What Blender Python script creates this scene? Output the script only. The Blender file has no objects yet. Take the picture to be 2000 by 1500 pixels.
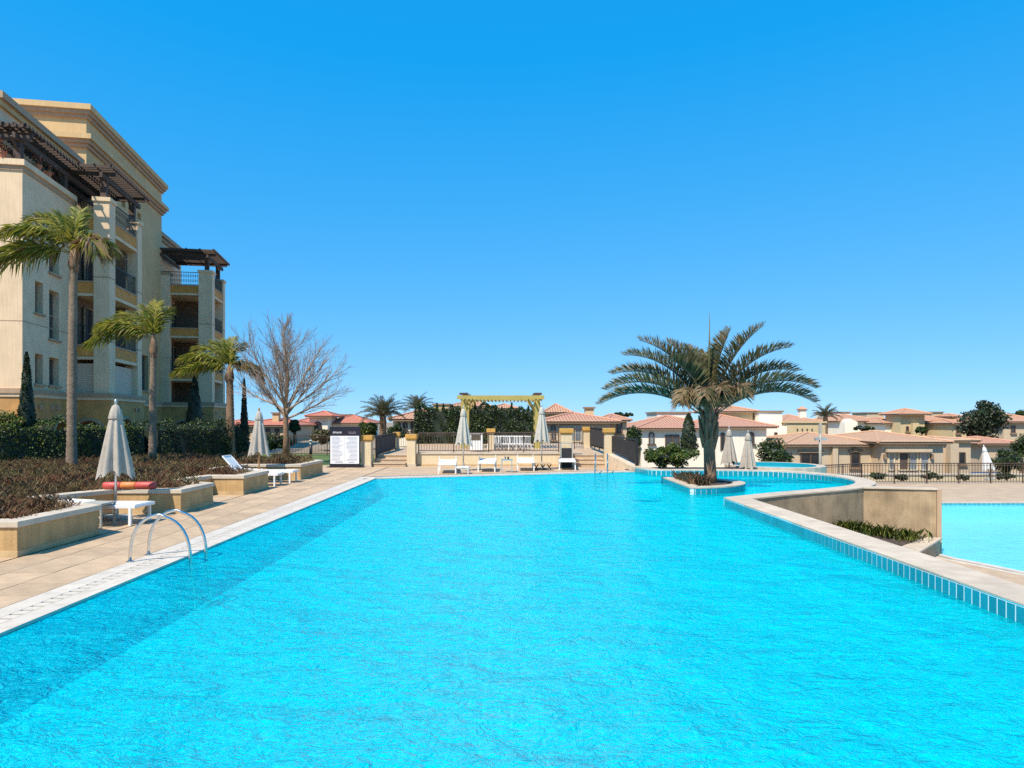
import bpy, bmesh, math, random
import numpy as np
from mathutils import Vector, Matrix
R = math.radians
rng = np.random.default_rng(7); random.seed(7)
sc = bpy.context.scene
col = sc.collection
# ------------------------------------------------------------------ camera, sky, sun, exposure
F, HZ, H = 1333.3, 823.0, 1.9            # focal length in photo pixels, horizon row, eye height over the deck
cam_d = bpy.data.cameras.new('camera'); cam = bpy.data.objects.new('camera', cam_d); col.objects.link(cam)
cam.location = (0, 0, H); cam.rotation_euler = (R(90), 0, 0)
cam_d.sensor_width = 36; cam_d.lens = 24; cam_d.shift_y = (HZ-750)/2000; cam_d.clip_end = 6000; cam_d.clip_start = .05
sc.camera = cam
SUN = Vector((-.42, -.60, 1)).normalized()
EL = math.asin(SUN.z); AZ = math.atan2(SUN.x, SUN.y)
world = bpy.data.worlds.new('World'); sc.world = world; world.use_nodes = True
nt = world.node_tree; bg = nt.nodes['Background']
sky = nt.nodes.new('ShaderNodeTexSky'); sky.sky_type = 'NISHITA'; sky.sun_disc = False
sky.sun_elevation = EL; sky.sun_rotation = AZ; sky.altitude = 0; sky.air_density = .5; sky.dust_density = 0; sky.ozone_density = 6
# one grade for the whole dome (camera's deep polarised blue): out = scale * in ** power + shift, per channel
sp = nt.nodes.new('ShaderNodeSeparateColor'); cb_ = nt.nodes.new('ShaderNodeCombineColor'); nt.links.new(sky.outputs[0], sp.inputs[0]); BS = .13
for ch, (pw_, sc_, sh_) in enumerate(((.5,.56,-.128),(.37,.62,0),(.15,.84,0))):
    def mth(op, x, v):
        n_ = nt.nodes.new('ShaderNodeMath'); n_.operation = op; nt.links.new(x, n_.inputs[0]); n_.inputs[1].default_value = v; return n_.outputs[0]
    o_ = mth('MAXIMUM', mth('ADD', mth('MULTIPLY', mth('POWER', mth('MULTIPLY', sp.outputs[ch], BS), pw_), sc_), sh_), .007); nt.links.new(mth('DIVIDE', o_, BS), cb_.inputs[ch])
nt.links.new(cb_.outputs[0], bg.inputs['Color'])
bg.inputs['Strength'].default_value = BS
sl = bpy.data.lights.new('sun', 'SUN'); sl.energy = 5.0; sl.angle = R(.53); sl.color = (1, .90, .76)
so = bpy.data.objects.new('sun', sl); col.objects.link(so); so.rotation_euler = (-SUN).to_track_quat('-Z', 'Y').to_euler(); so.location = (-20, -20, 40)
sc.view_settings.view_transform = 'Standard'; sc.view_settings.look = 'None'; sc.view_settings.gamma = 1; sc.view_settings.exposure = .4
sc.cycles.use_denoising = False; sc.cycles.max_bounces = 8; sc.cycles.transparent_max_bounces = 12
sc.cycles.sample_clamp_indirect = 4; sc.cycles.sample_clamp_direct = 3.5; sc.cycles.caustics_refractive = False; sc.cycles.caustics_reflective = False
# ------------------------------------------------------------------ helpers
def W(px, py, Y): return Vector(((px-1000)*Y/F, Y, H-(py-HZ)*Y/F))
def G(px, py, z=0.):
    Y = F*(H-z)/(py-HZ); return Vector(((px-1000)*Y/F, Y, z))
def wx(px, Y): return (px-1000)*Y/F
def wz(py, Y): return H-(py-HZ)*Y/F
def tag(o, label=None, cat=None, group=None, kind=None):
    if label: o['label'] = label
    if cat: o['category'] = cat
    if group: o['group'] = group
    if kind: o['kind'] = kind
    return o
def empty(name, loc=(0, 0, 0), rz=0, label=None, cat=None, group=None):
    o = bpy.data.objects.new(name, None); col.objects.link(o); o.empty_display_size = .2
    o.location = loc; o.rotation_euler = (0, 0, rz); return tag(o, label, cat, group)
def children(o): return [c for c in col.objects if c.parent == o]
def copy_tree(o, kids=None):
    c = o.copy(); col.objects.link(c)
    for ch in o.children:
        d = copy_tree(ch); d.parent = c
    return c
class MB:
    def __init__(s): s.v = []; s.f = []; s.m = []; s.uv = {}
    def add(s, vs, fs, m=0):
        b = len(s.v); s.v += [tuple(v) for v in vs]
        for f in fs: s.f.append(tuple(b+i for i in f)); s.m.append(m)
        return s
    def box(s, x0, x1, y0, y1, z0, z1, m=0):
        return s.add([(x0,y0,z0),(x1,y0,z0),(x1,y1,z0),(x0,y1,z0),(x0,y0,z1),(x1,y0,z1),(x1,y1,z1),(x0,y1,z1)],
                     [(0,3,2,1),(4,5,6,7),(0,1,5,4),(1,2,6,5),(2,3,7,6),(3,0,4,7)], m)
    def quad(s, a, b, c, d, m=0): return s.add([a, b, c, d], [(0,1,2,3)], m)
    def bar(s, a, b, w, h, m=0, up=(0,0,1)):
        a = Vector(a); b = Vector(b); d = (b-a).normalized(); u = Vector(up)
        if abs(d.dot(u)) > .98: u = Vector((1,0,0))
        x = d.cross(u).normalized()*w/2; z = x.cross(d).normalized()*h/2
        vs = [p+i*x+j*z for p in (a, b) for i, j in ((-1,-1),(1,-1),(1,1),(-1,1))]
        return s.add(vs, [(0,1,2,3),(7,6,5,4),(0,4,5,1),(1,5,6,2),(2,6,7,3),(3,7,4,0)], m)
    def prism(s, poly, z0, z1, m=0):
        n = len(poly); area = sum(poly[i][0]*poly[(i+1)%n][1]-poly[(i+1)%n][0]*poly[i][1] for i in range(n))
        if area < 0: poly = poly[::-1]
        vs = [(p[0],p[1],z0) for p in poly]+[(p[0],p[1],z1) for p in poly]
        fs = [tuple(range(n-1,-1,-1)), tuple(range(n,2*n))]+[(i,(i+1)%n,n+(i+1)%n,n+i) for i in range(n)]
        return s.add(vs, fs, m)
    def tube(s, pts, rad, n=8, m=0, cap=True):
        pts = [Vector(p) for p in pts]; k = len(pts)
        if not hasattr(rad, '__len__'): rad = [rad]*k
        ref = None; vs = []
        for i, p in enumerate(pts):
            d = (pts[min(i+1,k-1)]-pts[max(i-1,0)]).normalized()
            if ref is None: ref = d.orthogonal().normalized()
            ref = (ref-d*ref.dot(d)).normalized(); q = d.cross(ref)
            vs += [p+(ref*math.cos(2*math.pi*j/n)+q*math.sin(2*math.pi*j/n))*rad[i] for j in range(n)]
        fs = [(i*n+j, i*n+(j+1)%n, (i+1)*n+(j+1)%n, (i+1)*n+j) for i in range(k-1) for j in range(n)]
        if cap: fs += [tuple(range(n-1,-1,-1)), tuple(range((k-1)*n, k*n))]
        return s.add(vs, fs, m)
    def lathe(s, prof, n=16, c=(0,0,0), m=0, pleat=None):
        vs = []; k = len(prof)
        for i, (r, z) in enumerate(prof):
            for j in range(n):
                a = 2*math.pi*j/n; rr = r*(1+(pleat(a, i/(k-1)) if pleat else 0))
                vs.append((c[0]+rr*math.cos(a), c[1]+rr*math.sin(a), c[2]+z))
        fs = [(i*n+j, i*n+(j+1)%n, (i+1)*n+(j+1)%n, (i+1)*n+j) for i in range(k-1) for j in range(n)]
        fs += [tuple(range(n-1,-1,-1)), tuple(range((k-1)*n, k*n))]
        return s.add(vs, fs, m)
    def build(s, name, mat, parent=None, smooth=False, bevel=0):
        me = bpy.data.meshes.new(name); me.from_pydata(s.v, [], s.f)
        for mm in (mat if isinstance(mat, (list, tuple)) else [mat]): me.materials.append(mm)
        me.polygons.foreach_set('material_index', s.m)
        if smooth: me.polygons.foreach_set('use_smooth', [True]*len(s.f))
        if s.uv:
            ul = me.uv_layers.new(name='UVMap')
            for fi, uvs in s.uv.items():
                for li, uv in zip(me.polygons[fi].loop_indices, uvs): ul.data[li].uv = uv
        me.update(); o = bpy.data.objects.new(name, me); col.objects.link(o); o.parent = parent
        if bevel:
            b = o.modifiers.new('bevel', 'BEVEL'); b.width = bevel; b.segments = 2; b.limit_method = 'ANGLE'
        return o
def inst(name, me, M, parent=None):
    o = bpy.data.objects.new(name, me); col.objects.link(o); o.parent = parent; o.matrix_local = M; return o
def npmesh(name, V, Fq, mats, mi=None, parent=None, smooth=False):
    """V (n,3) array, Fq (k,c) index array with c corners per face"""
    me = bpy.data.meshes.new(name); c = Fq.shape[1]
    me.vertices.add(len(V)); me.vertices.foreach_set('co', np.ascontiguousarray(V, np.float32).ravel())
    me.loops.add(Fq.size); me.loops.foreach_set('vertex_index', np.ascontiguousarray(Fq, np.int32).ravel())
    me.polygons.add(len(Fq)); me.polygons.foreach_set('loop_start', np.arange(0, Fq.size, c, dtype=np.int32))
    for m in mats: me.materials.append(m)
    if mi is not None: me.polygons.foreach_set('material_index', np.asarray(mi, np.int32))
    if smooth: me.polygons.foreach_set('use_smooth', np.ones(len(Fq), bool))
    me.update(calc_edges=True); me.validate()
    o = bpy.data.objects.new(name, me); col.objects.link(o); o.parent = parent; return o
def leaves(name, P, size, mats, parent=None, weights=None, aspect=.5, up=0.):
    """a leaf-shaped quad at every point of P, turned at random"""
    n = len(P); d = rng.normal(size=(n,3)); d[:,2] += up; d /= np.linalg.norm(d, axis=1)[:,None]
    e = rng.normal(size=(n,3)); e -= d*(e*d).sum(1)[:,None]; e /= np.linalg.norm(e, axis=1)[:,None]
    L = (size*rng.uniform(.6,1.3,n))[:,None]; w = L*aspect
    V = np.stack([P-d*L/2, P+e*w/2, P+d*L/2, P-e*w/2], 1).reshape(-1,3)
    mi = rng.choice(len(mats), n, p=weights)
    return npmesh(name, V, np.arange(4*n).reshape(-1,4), mats, mi, parent)
# ------------------------------------------------------------------ materials
M = {}
def mat(name, c, rough=.7, var=.12, scale=6., bump=0., bscale=40., metal=0., streak=0., rand=0., spec=.5, stain=None, trans=0.):
    m = bpy.data.materials.new(name); m.use_nodes = True; t = m.node_tree; N = t.nodes; L = t.links; b = N['Principled BSDF']
    b.inputs['Roughness'].default_value = rough; b.inputs['Metallic'].default_value = metal; b.inputs['Specular IOR Level'].default_value = spec
    tc = N.new('ShaderNodeTexCoord'); last = None
    def mul(prev, node_out, lo, hi, f0=.3, f1=.7):
        r = N.new('ShaderNodeMapRange'); r.inputs['From Min'].default_value = f0; r.inputs['From Max'].default_value = f1
        r.inputs['To Min'].default_value = lo; r.inputs['To Max'].default_value = hi; L.new(node_out, r.inputs['Value'])
        x = N.new('ShaderNodeVectorMath'); x.operation = 'SCALE'
        if prev is None: x.inputs[0].default_value = c[:3]
        else: L.new(prev, x.inputs[0])
        L.new(r.outputs[0], x.inputs['Scale']); return x.outputs[0]
    if var:
        n = N.new('ShaderNodeTexNoise'); n.inputs['Scale'].default_value = scale; n.inputs['Detail'].default_value = 6; L.new(tc.outputs['Object'], n.inputs['Vector'])
        last = mul(last, n.outputs['Fac'], 1-var, 1+var)
        n2 = N.new('ShaderNodeTexNoise'); n2.inputs['Scale'].default_value = scale*.13; n2.inputs['Detail'].default_value = 3; L.new(tc.outputs['Object'], n2.inputs['Vector'])
        last = mul(last, n2.outputs['Fac'], 1-var*.7, 1+var*.7)
    if streak:
        mp = N.new('ShaderNodeMapping'); mp.inputs['Scale'].default_value = (9, 9, .55); L.new(tc.outputs['Object'], mp.inputs['Vector'])
        n = N.new('ShaderNodeTexNoise'); n.inputs['Scale'].default_value = 1.6; n.inputs['Detail'].default_value = 5; L.new(mp.outputs[0], n.inputs['Vector'])
        last = mul(last, n.outputs['Fac'], 1-streak, 1+streak*.6)
    if rand:
        oi = N.new('ShaderNodeObjectInfo'); last = mul(last, oi.outputs['Random'], 1-rand, 1+rand, 0, 1)
    if stain:
        n = N.new('ShaderNodeTexNoise'); n.inputs['Scale'].default_value = stain[1]; n.inputs['Detail'].default_value = 7; n.inputs['Roughness'].default_value = .65; L.new(tc.outputs['Object'], n.inputs['Vector'])
        r = N.new('ShaderNodeMapRange'); r.inputs['From Min'].default_value = .5; r.inputs['From Max'].default_value = .72; L.new(n.outputs['Fac'], r.inputs['Value'])
        mx = N.new('ShaderNodeMixRGB'); mx.inputs[2].default_value = (*stain[0], 1); L.new(r.outputs[0], mx.inputs[0])
        if last is None: mx.inputs[1].default_value = (*c[:3], 1)
        else: L.new(last, mx.inputs[1])
        last = mx.outputs[0]
    if last is None: b.inputs['Base Color'].default_value = (*c[:3], 1)
    else: L.new(last, b.inputs['Base Color'])
    if bump:
        n = N.new('ShaderNodeTexNoise'); n.inputs['Scale'].default_value = bscale; n.inputs['Detail'].default_value = 5; L.new(tc.outputs['Object'], n.inputs['Vector'])
        bp = N.new('ShaderNodeBump'); bp.inputs['Strength'].default_value = bump; bp.inputs['Distance'].default_value = .02
        L.new(n.outputs['Fac'], bp.inputs['Height']); L.new(bp.outputs[0], b.inputs['Normal'])
    if trans:   # thin leaf: some light comes through
        tr = N.new('ShaderNodeBsdfTranslucent'); mx = N.new('ShaderNodeMixShader'); mx.inputs[0].default_value = trans
        if last is not None: L.new(last, tr.inputs['Color'])
        else: tr.inputs['Color'].default_value = (*c[:3], 1)
        L.new(b.outputs[0], mx.inputs[1]); L.new(tr.outputs[0], mx.inputs[2]); L.new(mx.outputs[0], N['Material Output'].inputs['Surface'])
    M[name] = m; return m
mat('stone', (.50,.352,.215),   .65, .12, 5, .25, 30, rand=.13, stain=((.41,.295,.20), 1.3))
mat('joint', (.25,.18,.12), .9, .1)
mat('coping', (.56,.45,.325), .6, .10, 4, .2, 30, rand=.06, stain=((.45,.35,.25), 2.2))
mat('white_coping', (.60,.53,.44), .5, .07, 5, .12, 30, rand=.04, stain=((.48,.41,.33), 2.6))
mat('cap', (.55,.46,.35), .7, .12, 5, .2, 40, stain=((.46,.39,.30), 2))
mat('amber', (.50,.315,.135), .85, .16, 3, .4, 60, streak=.15, stain=((.40,.25,.11), 1.6))
mat('skirt', (.50,.35,.18), .85, .15, 4, .3, 50)
mat('brown_wall', (.36,.25,.14), .8, .25, 2.2, .4, 40, streak=.12, stain=((.46,.33,.20), 1.9))
mat('cream', (.66,.53,.34), .85, .06, 2, .2, 60, streak=.07)
mat('ochre_cap', (.56,.31,.07), .75, .12, 8, .2, 50)
mat('b_cream', (.77,.565,.36), .85, .09, 1.2, .15, 60, streak=.10)
mat('b_olive', (.60,.41,.20), .85, .07, 1.2, .15, 60, streak=.10)
mat('b_trim', (.44,.295,.185), .85, .08, 2, .15, 60, streak=.10)
mat('b_amber', (.56,.285,.09), .85, .18, 1.5, .3, 60, streak=.10, stain=((.36,.22,.09), .8))
mat('b_panel', (.64,.28,.065), .85, .10, 2, .15, 60)
mat('dark_room', (.10,.08,.06), .9, .2)
mat('room_brown_shaded', (.20,.135,.085), .85, .15)  # brown loggia walls, colour darkened to carry the deep shade inside the balconies
mat('shutter', (.62,.47,.34), .6, .04)
mat('wood_dark', (.075,.047,.034), .75, .25, 7, .3, 60)
mat('iron', (.018,.015,.014), .5, .2)
mat('rail_brown', (.075,.045,.03), .5, .2)
mat('screen', (.020,.019,.022), .75, .25, 20)
mat('steel', (.62,.60,.57), .16, .04, metal=1.)
mat('white_paint', (.78,.77,.75), .4, .03)
mat('white_sling', (.72,.71,.68), .7, .04, 60)
mat('fabric', (.40,.35,.29), .9, .10, 9, .25, 120)
mat('fabric_pale', (.46,.42,.36), .9, .08, 9, .25, 120)
mat('wood_pole', (.42,.20,.06), .5, .15)
mat('aluminium', (.55,.54,.52), .35, .05, metal=.7)
mat('grey_stone', (.36,.35,.30), .8, .1)
mat('soil', (.075,.05,.035), .95, .3, 8, .6, 30)
mat('villa_white', (.84,.77,.64), .85, .04, 1, .1, 50, streak=.06)
mat('villa_beige', (.56,.43,.29), .85, .05, 1, .1, 50, streak=.07)
mat('villa_yellow', (.60,.46,.26), .85, .05, 1, .1, 50, streak=.07)
mat('eave', (.27,.18,.11), .8, .1)
mat('frame_brown', (.10,.065,.045), .6, .1)
mat('yellow_paint', (.40,.33,.095), .6, .10, 4)
mat('red_foam', (.52,.075,.06), .5, .08)
mat('orange_foam', (.62,.20,.05), .5, .08)
mat('sign_dark', (.020,.016,.024), .35, .05)
mat('sign_white', (.80,.80,.82), .4, .02)
mat('print_grey', (.26,.27,.33), .6, .0)
mat('print_white', (.82,.80,.82), .5, 0)
mat('print_dim', (.25,.21,.25), .5, 0)
mat('terracotta', (.45,.16,.08), .8, .1)
mat('grass', (.085,.13,.022), .8, .3, 6, .6, 60)
mat('dry_ground', (.26,.20,.13), .95, .2, .05, .2, 3)
mat('tile', (.01,.27,.35), .12, .06, 20, rand=.14, spec=.6)
mat('grout', (.75,.82,.82), .6, .05)
mat('trunk_grey', (.21,.15,.10), .9, .22, 14, .8, 30)
mat('trunk_brown', (.22,.135,.08), .9, .25, 14, .9, 26)
mat('trunk_green', (.235,.195,.135), .9, .25, 10, .8, 26)
mat('twig', (.31,.225,.16), .85, .15, 10)
mat('leaf_green', (.075,.125,.02), .5, .25, 3, trans=.3)
mat('leaf_lime', (.21,.23,.03), .5, .2, 3, trans=.3)
mat('leaf_dark', (.022,.042,.013), .5, .25, 3, trans=.2)
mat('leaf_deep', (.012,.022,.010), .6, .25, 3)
mat('leaf_dry', (.30,.20,.105), .8, .2, 4, trans=.2)
mat('leaf_palm', (.145,.145,.06), .5, .25, 3, trans=.2)
mat('leaf_palm_dark', (.085,.09,.04), .5, .25, 3, trans=.2)
mat('grass_brown', (.30,.205,.115), .85, .3, 2, trans=.2)
mat('grass_red', (.26,.125,.075), .85, .3, 2, trans=.2)
mat('grass_dark', (.20,.145,.08), .85, .3, 2, trans=.2)
mat('grass_olive', (.29,.255,.115), .85, .3, 2, trans=.2)
mat('car_blue', (.03,.06,.16), .25, .03)
mat('rubber', (.012,.012,.012), .8, 0)
def glass_mat(name, c, rough=.06):
    m = mat(name, c, rough, .3, 2.5, 0, spec=1.0); return m
glass_mat('glass', (.035,.045,.055)); glass_mat('glass_pale', (.22,.25,.27)); glass_mat('glass_dark', (.015,.015,.018), .15)
def roof_mat(name, c1, c2):
    """barrel tiles: uv.x runs along the eave, uv.y up the slope, in metres"""
    m = bpy.data.materials.new(name); m.use_nodes = True; t = m.node_tree; N = t.nodes; L = t.links; b = N['Principled BSDF']; b.inputs['Roughness'].default_value = .8
    uv = N.new('ShaderNodeUVMap'); wv = N.new('ShaderNodeTexWave'); wv.wave_type = 'BANDS'; wv.bands_direction = 'X'; wv.inputs['Scale'].default_value = 1.25
    L.new(uv.outputs[0], wv.inputs['Vector'])
    w2 = N.new('ShaderNodeTexWave'); w2.wave_type = 'BANDS'; w2.bands_direction = 'Y'; w2.wave_profile = 'SAW'; w2.inputs['Scale'].default_value = .85; L.new(uv.outputs[0], w2.inputs['Vector'])
    ad = N.new('ShaderNodeMath'); ad.operation = 'ADD'; L.new(wv.outputs['Fac'], ad.inputs[0])
    m5 = N.new('ShaderNodeMath'); m5.operation = 'MULTIPLY'; m5.inputs[1].default_value = .45; L.new(w2.outputs['Fac'], m5.inputs[0]); L.new(m5.outputs[0], ad.inputs[1])
    bp = N.new('ShaderNodeBump'); bp.inputs['Strength'].default_value = 1; bp.inputs['Distance'].default_value = .09; L.new(ad.outputs[0], bp.inputs['Height']); L.new(bp.outputs[0], b.inputs['Normal'])
    mp = N.new('ShaderNodeMapping'); mp.inputs['Scale'].default_value = (3.9, 2.6, 1); L.new(uv.outputs[0], mp.inputs['Vector'])
    wn = N.new('ShaderNodeTexNoise'); wn.inputs['Scale'].default_value = 1.3; wn.inputs['Detail'].default_value = 4; wn.inputs['Roughness'].default_value = .8; L.new(mp.outputs[0], wn.inputs['Vector'])
    mx = N.new('ShaderNodeMixRGB'); mx.inputs[1].default_value = (*c1, 1); mx.inputs[2].default_value = (*c2, 1)
    r = N.new('ShaderNodeMapRange'); r.inputs['From Min'].default_value = .35; r.inputs['From Max'].default_value = .65; L.new(wn.outputs['Fac'], r.inputs['Value']); L.new(r.outputs[0], mx.inputs[0])
    L.new(mx.outputs[0], b.inputs['Base Color']); M[name] = m
roof_mat('roof', (.43,.19,.115), (.58,.33,.22)); roof_mat('roof_red', (.50,.15,.085), (.60,.24,.15)); roof_mat('roof_orange', (.48,.225,.125), (.57,.335,.21)); roof_mat('roof_tan', (.44,.235,.13), (.57,.37,.235))
def paving_mat():
    m = bpy.data.materials.new('paving'); m.use_nodes = True; t = m.node_tree; N = t.nodes; L = t.links; b = N['Principled BSDF']; b.inputs['Roughness'].default_value = .65
    tc = N.new('ShaderNodeTexCoord'); br = N.new('ShaderNodeTexBrick'); L.new(tc.outputs['Object'], br.inputs['Vector'])
    for k, v in (('Scale', 1), ('Brick Width', .57), ('Row Height', .57), ('Mortar Size', .006), ('Bias', 0)): br.inputs[k].default_value = v
    br.offset = 0; br.inputs['Color1'].default_value = (.51,.362,.222,1); br.inputs['Color2'].default_value = (.45,.312,.19,1); br.inputs['Mortar'].default_value = (.27,.20,.14,1)
    n = N.new('ShaderNodeTexNoise'); n.inputs['Scale'].default_value = 2; n.inputs['Detail'].default_value = 6; L.new(tc.outputs['Object'], n.inputs['Vector'])
    r = N.new('ShaderNodeMapRange'); r.inputs['To Min'].default_value = .8; r.inputs['To Max'].default_value = 1.2; L.new(n.outputs['Fac'], r.inputs['Value'])
    x = N.new('ShaderNodeVectorMath'); x.operation = 'SCALE'; L.new(br.outputs['Color'], x.inputs[0]); L.new(r.outputs[0], x.inputs['Scale']); L.new(x.outputs[0], b.inputs['Base Color']); M['paving'] = m
paving_mat()
def pool_mat(name, c, grid, gw=.012):
    m = bpy.data.materials.new(name); m.use_nodes = True; t = m.node_tree; N = t.nodes; L = t.links; b = N['Principled BSDF']; b.inputs['Roughness'].default_value = .4
    tc = N.new('ShaderNodeTexCoord'); br = N.new('ShaderNodeTexBrick'); L.new(tc.outputs['Object'], br.inputs['Vector']); br.offset = 0
    for k, v in (('Scale', 1), ('Brick Width', grid), ('Row Height', grid), ('Mortar Size', gw)): br.inputs[k].default_value = v
    br.inputs['Color1'].default_value = (*c, 1); br.inputs['Color2'].default_value = (*[k*.9 for k in c], 1); br.inputs['Mortar'].default_value = (*[min(1, k*1.1+.02) for k in c], 1)
    L.new(br.outputs['Color'], b.inputs['Base Color']); M[name] = m
pool_mat('pool_floor', (.0,.80,.98), .25); pool_mat('shallow_floor', (.30,.82,.90), .25)
def water_mat(name, tint, body, milky, scale, bump):
    """water: Fresnel mirror over a clear tinted layer with a little scattering in it"""
    m = bpy.data.materials.new(name); m.use_nodes = True; t = m.node_tree; N = t.nodes; L = t.links; N.remove(N['Principled BSDF'])
    tc = N.new('ShaderNodeTexCoord'); mp = N.new('ShaderNodeMapping'); mp.inputs['Scale'].default_value = (1, 1.25, 1); L.new(tc.outputs['Object'], mp.inputs['Vector'])
    def noise(s, det, dist, rough=.5):
        n = N.new('ShaderNodeTexNoise'); n.inputs['Scale'].default_value = s; n.inputs['Detail'].default_value = det; n.inputs['Distortion'].default_value = dist; n.inputs['Roughness'].default_value = rough
        L.new(mp.outputs[0], n.inputs['Vector']); return n.outputs['Fac']
    def ridge(x):   # sharp crests: 1-|2x-1|
        a = N.new('ShaderNodeMath'); a.operation = 'MULTIPLY_ADD'; a.inputs[1].default_value = 2; a.inputs[2].default_value = -1; L.new(x, a.inputs[0])
        b = N.new('ShaderNodeMath'); b.operation = 'ABSOLUTE'; L.new(a.outputs[0], b.inputs[0])
        c = N.new('ShaderNodeMath'); c.operation = 'SUBTRACT'; c.inputs[0].default_value = 1; L.new(b.outputs[0], c.inputs[1]); return c.outputs[0]
    def scl(x, k):
        a = N.new('ShaderNodeMath'); a.operation = 'MULTIPLY'; a.inputs[1].default_value = k; L.new(x, a.inputs[0]); return a.outputs[0]
    def add(x, y):
        a = N.new('ShaderNodeMath'); a.operation = 'ADD'; L.new(x, a.inputs[0]); L.new(y, a.inputs[1]); return a.outputs[0]
    h = add(add(add(scl(noise(.42*scale, 2, .6), 3.2), scl(noise(1.3*scale, 2, .4), 1.3)), scl(ridge(noise(3.1*scale, 3, .9, .55)), .55)), scl(ridge(noise(7*scale, 4, 1.2, .62)), .24))
    bp = N.new('ShaderNodeBump'); bp.inputs['Strength'].default_value = 1; bp.inputs['Distance'].default_value = bump; L.new(h, bp.inputs['Height'])
    tr = N.new('ShaderNodeBsdfTransparent'); tr.inputs['Color'].default_value = (*tint, 1)
    rf = N.new('ShaderNodeBsdfRefraction'); rf.inputs['Color'].default_value = (*tint, 1); rf.inputs['IOR'].default_value = 1.33; rf.inputs['Roughness'].default_value = 0; L.new(bp.outputs[0], rf.inputs['Normal'])
    df = N.new('ShaderNodeBsdfDiffuse'); df.inputs['Color'].default_value = (*body, 1); bp2 = N.new('ShaderNodeBump'); bp2.inputs['Distance'].default_value = bump*2.3; L.new(h, bp2.inputs['Height']); L.new(bp2.outputs[0], df.inputs['Normal'])
    gl = N.new('ShaderNodeBsdfGlossy'); gl.inputs['Color'].default_value = (.9,.9,.9,1); gl.inputs['Roughness'].default_value = .04; L.new(bp.outputs[0], gl.inputs['Normal'])
    fr = N.new('ShaderNodeFresnel'); fr.inputs['IOR'].default_value = 1.33; L.new(bp.outputs[0], fr.inputs['Normal'])
    c_ = N.new('ShaderNodeMixShader'); c_.inputs[0].default_value = .16; L.new(tr.outputs[0], c_.inputs[1]); L.new(rf.outputs[0], c_.inputs[2])
    a = N.new('ShaderNodeMixShader'); a.inputs[0].default_value = milky; L.new(c_.outputs[0], a.inputs[1]); L.new(df.outputs[0], a.inputs[2])
    b = N.new('ShaderNodeMixShader'); L.new(scl(fr.outputs[0], .42), b.inputs[0]); L.new(a.outputs[0], b.inputs[1]); L.new(gl.outputs[0], b.inputs[2])
    L.new(b.outputs[0], N['Material Output'].inputs['Surface']); M[name] = m
water_mat('water', (.04,.98,.99), (.0,.86,1.0), .40, 1.9, .085)
water_mat('water_shallow', (.80,.98,1.0), (.22,.80,.92), .4, 2.0, .02)
# ------------------------------------------------------------------ setting: ground, deck, pools
def S(o): return tag(o, kind='structure')
g = MB(); g.quad((-2500,-400,-4),(2500,-400,-4),(2500,4000,-4),(-2500,4000,-4)); S(g.build('ground', M['dry_ground']))
g = MB(); g.prism([(-90,-12),(-16.2,-12),(-16.2,29.6),(-5,29.6),(-5,90),(-90,90)], -4.1, -.03); S(g.build('garden_ground', M['dry_ground']))
def smooth_path(pts, step=.12):
    """Catmull-Rom through pts, resampled at an even step"""
    P = [Vector((p[0],p[1],0)) for p in pts]; P = [2*P[0]-P[1]]+P+[2*P[-1]-P[-2]]; out = []
    for i in range(1, len(P)-2):
        a, b, c, d = P[i-1], P[i], P[i+1], P[i+2]
        for k in range(20):
            t = k/20; out.append(.5*((2*b)+(c-a)*t+(2*a-5*b+4*c-d)*t*t+(3*b-a-3*c+d)*t**3))
    out.append(P[-2]); return resample(out, step)
def resample(P, step):
    P = [Vector((p[0],p[1],0)) for p in P]; seg = [(P[i+1]-P[i]).length for i in range(len(P)-1)]; tot = sum(seg); n = max(1, round(tot/step)); res = []; i = 0; acc = 0
    for k in range(n+1):
        t = tot*k/n
        while i < len(seg)-1 and acc+seg[i] < t-1e-9: acc += seg[i]; i += 1
        res.append(P[i]+(P[i+1]-P[i])*min(1, (t-acc)/max(seg[i],1e-9)))
    return res
def offset(P, d):
    """move a polyline sideways to its right"""
    out = []
    for i, p in enumerate(P):
        t = (P[min(i+1,len(P)-1)]-P[max(i-1,0)]).normalized(); out.append(p+Vector((t.y,-t.x,0))*d)
    return out
def coping_along(P, seg, width, z0, z1, name, m, parent, gap=.005):
    fine = resample(P, .1); n = max(1, round((len(fine)-1)*.1/seg)); off = offset(fine, width); k = (len(fine)-1)/n
    for i in range(n):
        a, b = round(i*k), round((i+1)*k); b = max(b, a+1)
        A = fine[a:b+1]; B = off[a:b+1]
        dA = (A[1]-A[0]).normalized()*gap; 
        A = [A[0]+dA]+A[1:]; B = [B[0]+dA]+B[1:]
        MB().prism([(p.x,p.y) for p in A]+[(p.x,p.y) for p in B[::-1]], z0, z1).build(name, m, parent)
tile_me = {}
def tiles_along(P, pitch, z0, z1, parent, inward=-1):
    """upright glazed tiles set on the inner face; the face is to the left of the path"""
    fine = resample(P, pitch); key = round(z1-z0, 3), pitch
    if key not in tile_me:
        b = MB(); b.box(-(pitch-.02)/2, (pitch-.02)/2, 0, .010, 0, z1-z0); me = b.build('pool_tile', M['tile']); tile_me[key] = me.data; bpy.data.objects.remove(me)
    for i in range(len(fine)-1):
        c = (fine[i]+fine[i+1])/2; t = (fine[i+1]-fine[i]).normalized(); nrm = Vector((-t.y, t.x, 0))
        Mx = Matrix(((t.x, nrm.x, 0, c.x+nrm.x*.002),(t.y, nrm.y, 0, c.y+nrm.y*.002),(0,0,1,z0),(0,0,0,1)))
        inst('pool_tile', tile_me[key], Mx, parent)
WZ, DEEP, RZ = -.035, -.66, .16
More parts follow.
